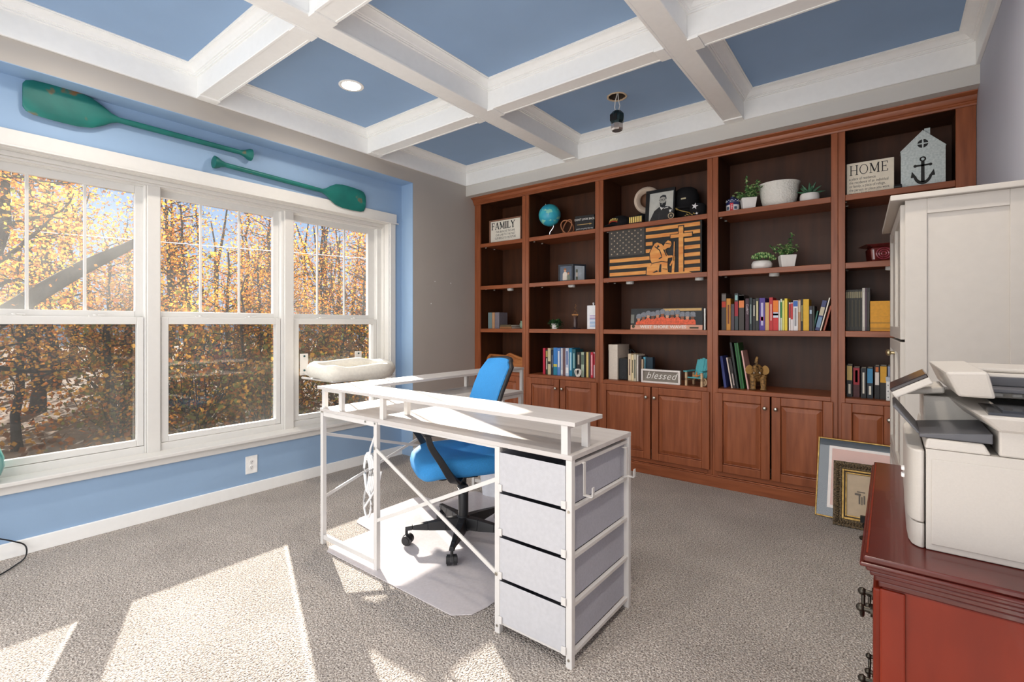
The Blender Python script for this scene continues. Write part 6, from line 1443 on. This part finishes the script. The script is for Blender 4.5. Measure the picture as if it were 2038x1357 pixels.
b = MB(); b.face([(-w / 2, 0), (w / 2, 0), (w / 2, hl_), (0, hp), (-w / 2, hl_)], .0, .004); b.face([(-w / 2, 0), (w / 2, 0), (w / 2, hl_), (0, hp), (-w / 2, hl_)], .086, .090)
b.box(-w / 2, -w / 2 + .004, .004, .086, 0, hl_); b.box(w / 2 - .004, w / 2, .004, .086, 0, hl_); b.box(-w / 2, w / 2, .004, .086, 0, .004); b.build('walls', GALV, o)
b = MB(); t = .006
for s in (-1, 1): b.hexa([(s * w / 2, .0, hl_), (0, 0, hp), (0, .09, hp), (s * w / 2, .09, hl_)], [(s * (w / 2 + .004), .0, hl_ + t), (0, 0, hp + t), (0, .09, hp + t), (s * (w / 2 + .004), .09, hl_ + t)])
b.build('roof', GALV, o); b = MB(); b.box(.008, .036, .03, .06, hp - .028, hp + .022); b.build('chimney', GALV, o)
b = MB(); CUT = mat('dark_cutout', (30, 30, 28), .6)
b.tube([(.012 * math.cos(t), -.0005, .172 + .012 * math.sin(t)) for t in [2 * PI * i / 24 for i in range(24)]], .0042, 6, closed=True)
b.face([(-.009, .03), (.009, .03), (.008, .160), (-.008, .160)], -.001, .0015); b.box(-.036, .036, -.001, .0015, .128, .139); b.ball((-.036, 0, .1335), (.009, .0012, .009), n=10, k=6); b.ball((.036, 0, .1335), (.009, .0012, .009), n=10, k=6)
arc = [(.046 * math.cos(t), .082 + .066 * math.sin(t)) for t in [PI + .25 + (PI - .5) * i / 16 for i in range(17)]]; arc2 = [(.034 * math.cos(t), .088 + .052 * math.sin(t)) for t in [2 * PI - .30 - (PI - .6) * i / 16 for i in range(17)]]
b.face(arc + arc2, -.001, .0015)
for s in (-1, 1): b.face([(s * .058, .064), (s * .028, .062), (s * .052, .102)], -.0011, .0015)
b.build('anchor_cutout', CUT, o)
b = MB(); wz = .268
for q in range(4):
    a0 = q * PI / 2 + .12; a1 = (q + 1) * PI / 2 - .12
    b.face([(.006 * math.cos((a0 + a1) / 2), wz + .006 * math.sin((a0 + a1) / 2))] + [(.026 * math.cos(a0 + (a1 - a0) * i / 8), wz + .026 * math.sin(a0 + (a1 - a0) * i / 8)) for i in range(9)], -.001, .0015)
b.build('round_window', CUT, o)
b = MB(); b.cyl((-.06, -.03, .014), (-.02, -.03, .014), .014, n=18); tag(b.build('dark_spool', BLACK, loc=(px_x(1803, Yq), Yq + .0, SH1 + .0015), bevel=.003), 'small dark cylinder lying in front of the metal house lantern', 'cylinder')
o = thing('glazed_jar', 'glossy red-brown ceramic jar with a flared square rim in the rightmost bay', 'jar', (px_x(1752, YI + .07), YI + .09, SH2 + .001), .3)
RG = mat('oxblood_glaze', (124, 48, 44), .10, rgb2=(80, 32, 28), scale=14, spec=.7, coat=.5)
b = MB(); b.hexa([(-.062, -.06, 0), (.062, -.06, 0), (.062, .06, 0), (-.062, .06, 0)], [(-.070, -.066, .095), (.070, -.066, .095), (.070, .066, .095), (-.070, .066, .095)]); b.build('jar_body', RG, o, bevel=.016, seg=3)
b = MB(); b.hexa([(-.05, -.05, .094), (.05, -.05, .094), (.05, .05, .094), (-.05, .05, .094)], [(-.105, -.085, .112), (.085, -.085, .120), (.085, .085, .120), (-.105, .085, .112)]); b.build('rim', RG, o, bevel=.006, seg=3)
b = MB()
for r_ in (.036, .024, .012): b.tube([(r_ * math.cos(t) * 1.1, -.0655 - .001, .052 + r_ * math.sin(t)) for t in [2 * PI * i / 24 for i in range(24)]], .004, 6, closed=True)
b.build('rosette', mat('rosette_glaze', (150, 62, 74), .12, spec=.7), o, smooth=50)
# magazines
G5 = 'black-spined magazines standing in the rightmost bay'
yy = YI + .03; p = 1683.5
for k, wpx in enumerate((3.4, 3.6, 3.4, 3.6, 3.4, 3.6, 3.4, 3.4, 3.4)):
    x0, x1 = span(p, p + wpx, yy); p += wpx + .15
    book('magazine', 'thin black-spined magazine with cream bar, %s from left in rightmost bay' % ORD[k], x1 - x0, zat(1700, 577 - .2 * (k % 3), yy) - SH3, .20, ((x0 + x1) / 2, yy + .002 * (k % 3), SH3 + .001), (44, 42, 34), [(.80, .95, (150, 142, 112), .8), (.1, .75, (78, 70, 48) if k % 2 else (34, 36, 26), .5)], group=G5, cat='magazine')
for w_, c, d, g in ((5.4, (206, 200, 190), 'pale grey magazine beside the black-spined set in the rightmost bay', None), (3.6, (70, 46, 62), 'dark plum magazine right of the pale grey one', None), (6.4, (40, 34, 32), 'dark thick magazine next to the yellow stack', None)):
    x0, x1 = span(p, p + w_, yy); p += w_ + .2
    book('magazine', d, x1 - x0, zat(1715, 573.5, yy) - SH3, .20, ((x0 + x1) / 2, yy, SH3 + .001), c, [(.1, .9, tuple(min(255, v + 30) for v in c), .4)], cat='magazine')
x0 = px_x(1730.5, yy); z = SH3 + .001; rnd = random.Random(6); hs = [.010, .012, .026, .010, .024, .012, .018, .030, .028, .024]
for k, hh in enumerate(hs):
    dx = .001 * rnd.uniform(-1, 1); b = MB(); wd = .19
    b.box(x0 + dx, x0 + wd + dx, yy, yy + .24, z, z + .0016); b.box(x0 + dx, x0 + wd + dx, yy, yy + .24, z + hh - .0018, z + hh - .0002); b.box(x0 + dx, x0 + wd + dx, yy, yy + .0016, z + .0016, z + hh - .0018); b.box(x0 + .001 + dx, x0 + wd - .001 + dx, yy + .0016, yy + .239, z + .0016, z + hh - .0018, 1)
    c = (232, 164, 44) if k not in (1, 3) else (196, 140, 46)
    od = ['lowest', 'second', 'third', 'fourth', 'fifth', 'sixth', 'seventh', 'eighth', 'ninth', 'topmost'][k]
    tag(b.build('magazine', [paint(c, .5, var=.08, scale=60), PAPER]), 'yellow-spined magazine lying flat, %s from the shelf in the yellow stack' % od if k < 9 else 'yellow-spined magazine lying on top of the yellow stack', 'magazine', 'stack of yellow magazines'); z += hh
R5 = [(1685, 1696.5, 726, (30, 28, 30), [(.52, .97, (206, 178, 108), .9), tx(.4, .1, .4)], 'black book with a cream-gold upper spine'),
      (1698, 1711, 731, (74, 20, 26), [(.42, .98, (164, 36, 50), .95), tx(.4, .5, .9, (226, 150, 150))], 'dark red book'),
      (1713, 1724, 732.5, (26, 26, 28), [tx(.35, .15, .85)], 'black book with white lettering'),
      (1725.5, 1737.5, 732, (24, 34, 44), [(.5, .97, (60, 136, 180), .9), tx(.4, .12, .4)], 'black book with blue upper spine'),
      (1740.5, 1750.5, 728, (30, 26, 28), [(.42, .8, (224, 214, 206), .8), (.82, .96, (206, 110, 50), .6)], 'black and white orange-dotted book'),
      (1751.5, 1765, 728, (36, 30, 26), [(.5, .98, (216, 160, 46), .95)], 'black book with an amber upper spine'),
      (1766.5, 1779, 728, (30, 30, 40), [(.5, .98, (150, 160, 186), .95)], 'black book with a grey-blue upper spine')]
row(R5, YI + .04, CNT, 'on lowest shelf of rightmost bay', 'books on the lowest shelf of the rightmost bay')
Yq = YI - .02; x0, x1 = span(1762, 1781, Yq)
o = thing('index_card_box', 'white plastic organiser of little drawers in front of the books by the white cabinet', 'organiser', ((x0 + x1) / 2 + .004, Yq - .0, CNT + .001)); w = x1 - x0
b = MB(); b.box(-w / 2, w / 2, 0, .05, 0, .125); b.box(-w / 2 - .002, w / 2 + .002, -.002, .052, .125, .150, 1); b.build('case', [paint((226, 224, 220), .4), paint((176, 184, 196), .2)], o, bevel=.002)
for q in range(3):
    b = MB()
    for s in (0, 1): b.box(-w / 2 + .004 + s * w / 2, -.003 + s * w / 2, -.004, 0, .008 + .038 * q, .040 + .038 * q)
    b.build('small_drawer', paint((236, 234, 230), .4), o, bevel=.001)
    b = MB()
    for s in (0, 1): b.box(-w / 2 + .012 + s * w / 2, -.016 + s * w / 2, -.0046, -.0038, .018 + .038 * q, .027 + .038 * q)
    b.build('label_slot', paint((90, 90, 92), .5), o)
# ================================================================ camera, sun, sky, lamps
cd = bpy.data.cameras.new('camera'); cam = bpy.data.objects.new('camera', cd); COL.objects.link(cam)
cd.sensor_fit = 'HORIZONTAL'; cd.sensor_width = 36.0; cd.lens = 36.0 * FPX / 2038.0
cd.shift_x = 0.0; cd.shift_y = (HY - 1357 / 2.0) / 2038.0
cd.clip_start = .02; cd.clip_end = 300
cam.location = (0, 0, EYE); cam.rotation_euler = (PI / 2, 0, YAW)
SC.camera = cam
sd = bpy.data.lights.new('sun', 'SUN'); so = bpy.data.objects.new('sun', sd); COL.objects.link(so)
sd.energy = SUN_E; sd.angle = math.radians(.6); sd.color = (1.0, .93, .82)
so.rotation_euler = SUN.to_track_quat('-Z', 'Y').to_euler(); so.location = (-20, 10, 12)
for x, y in ((-2.885, 1.937), (-.21, 1.937), (-2.885, .634), (-.21, .634), (-1.54, -.66)):  # first lamp sits in the visible light, the other four are added fill
    ld = bpy.data.lights.new('recessed_lamp', 'SPOT'); lo = bpy.data.objects.new('recessed_lamp', ld); COL.objects.link(lo)
    ld.energy = LAMP_W; ld.color = (1.0, .90, .78); ld.spot_size = math.radians(160); ld.spot_blend = .9; ld.shadow_soft_size = .07; lo.location = (x, y, ZC - .02)
w = bpy.data.worlds.new('sky'); SC.world = w; w.use_nodes = True
N = w.node_tree.nodes; L_ = w.node_tree.links; bg = N['Background']
tc = N.new('ShaderNodeTexCoord'); sx = N.new('ShaderNodeSeparateXYZ'); L_.new(tc.outputs['Generated'], sx.inputs[0])
def mth(op, a, b=None, c=None):
    m = N.new('ShaderNodeMath'); m.operation = op
    for i, v in enumerate((a, b, c)):
        if v is None: continue
        if isinstance(v, (int, float)): m.inputs[i].default_value = v
        else: L_.new(v, m.inputs[i])
    return m.outputs[0]
# clear blue above the woods (-x), an added white half opposite, made bright to fill the room
side = mth('ADD', mth('MULTIPLY', sx.outputs['X'], .62), mth('MULTIPLY', sx.outputs['Y'], -.78))
fac = N.new('ShaderNodeMapRange'); fac.interpolation_type = 'SMOOTHSTEP'; L_.new(side, fac.inputs['Value'])
fac.inputs['From Min'].default_value = -.15; fac.inputs['From Max'].default_value = .45
up = N.new('ShaderNodeMapRange'); L_.new(sx.outputs['Z'], up.inputs['Value']); up.inputs['From Min'].default_value = 0; up.inputs['From Max'].default_value = .6
blue = N.new('ShaderNodeMix'); blue.data_type = 'RGBA'; L_.new(up.outputs[0], blue.inputs['Factor']); blue.inputs['A'].default_value = SKY_LOW; blue.inputs['B'].default_value = SKY_HIGH
mix = N.new('ShaderNodeMix'); mix.data_type = 'RGBA'; L_.new(fac.outputs[0], mix.inputs['Factor']); L_.new(blue.outputs['Result'], mix.inputs['A']); mix.inputs['B'].default_value = SKY_FILL
L_.new(mix.outputs['Result'], bg.inputs['Color']); bg.inputs['Strength'].default_value = 1.0
def portal(loc, rot, sx_, sy_):
    d = bpy.data.lights.new('portal', 'AREA'); d.shape = 'RECTANGLE'; d.size = sx_; d.size_y = sy_; d.cycles.is_portal = True
    o = bpy.data.objects.new('portal', d); COL.objects.link(o); o.location = loc; o.rotation_euler = rot
portal((-1.485, YREAR - .13, 1.31), (PI / 2, 0, 0), 3.53, 2.62)
portal((-3.92, 1.5, 1.27), (0, -PI / 2, 0), 1.78, 2.73)
SC.view_settings.view_transform = 'Standard'; SC.view_settings.look = 'None'; SC.view_settings.gamma = 1.0; SC.view_settings.use_curve_mapping = False
SC.view_settings.exposure = EXPO
cy = SC.cycles
cy.use_denoising = True; cy.max_bounces = 10; cy.diffuse_bounces = 5; cy.glossy_bounces = 4; cy.transmission_bounces = 6; cy.transparent_max_bounces = 24
cy.sample_clamp_indirect = 8.0; cy.caustics_reflective = False; cy.caustics_refractive = False
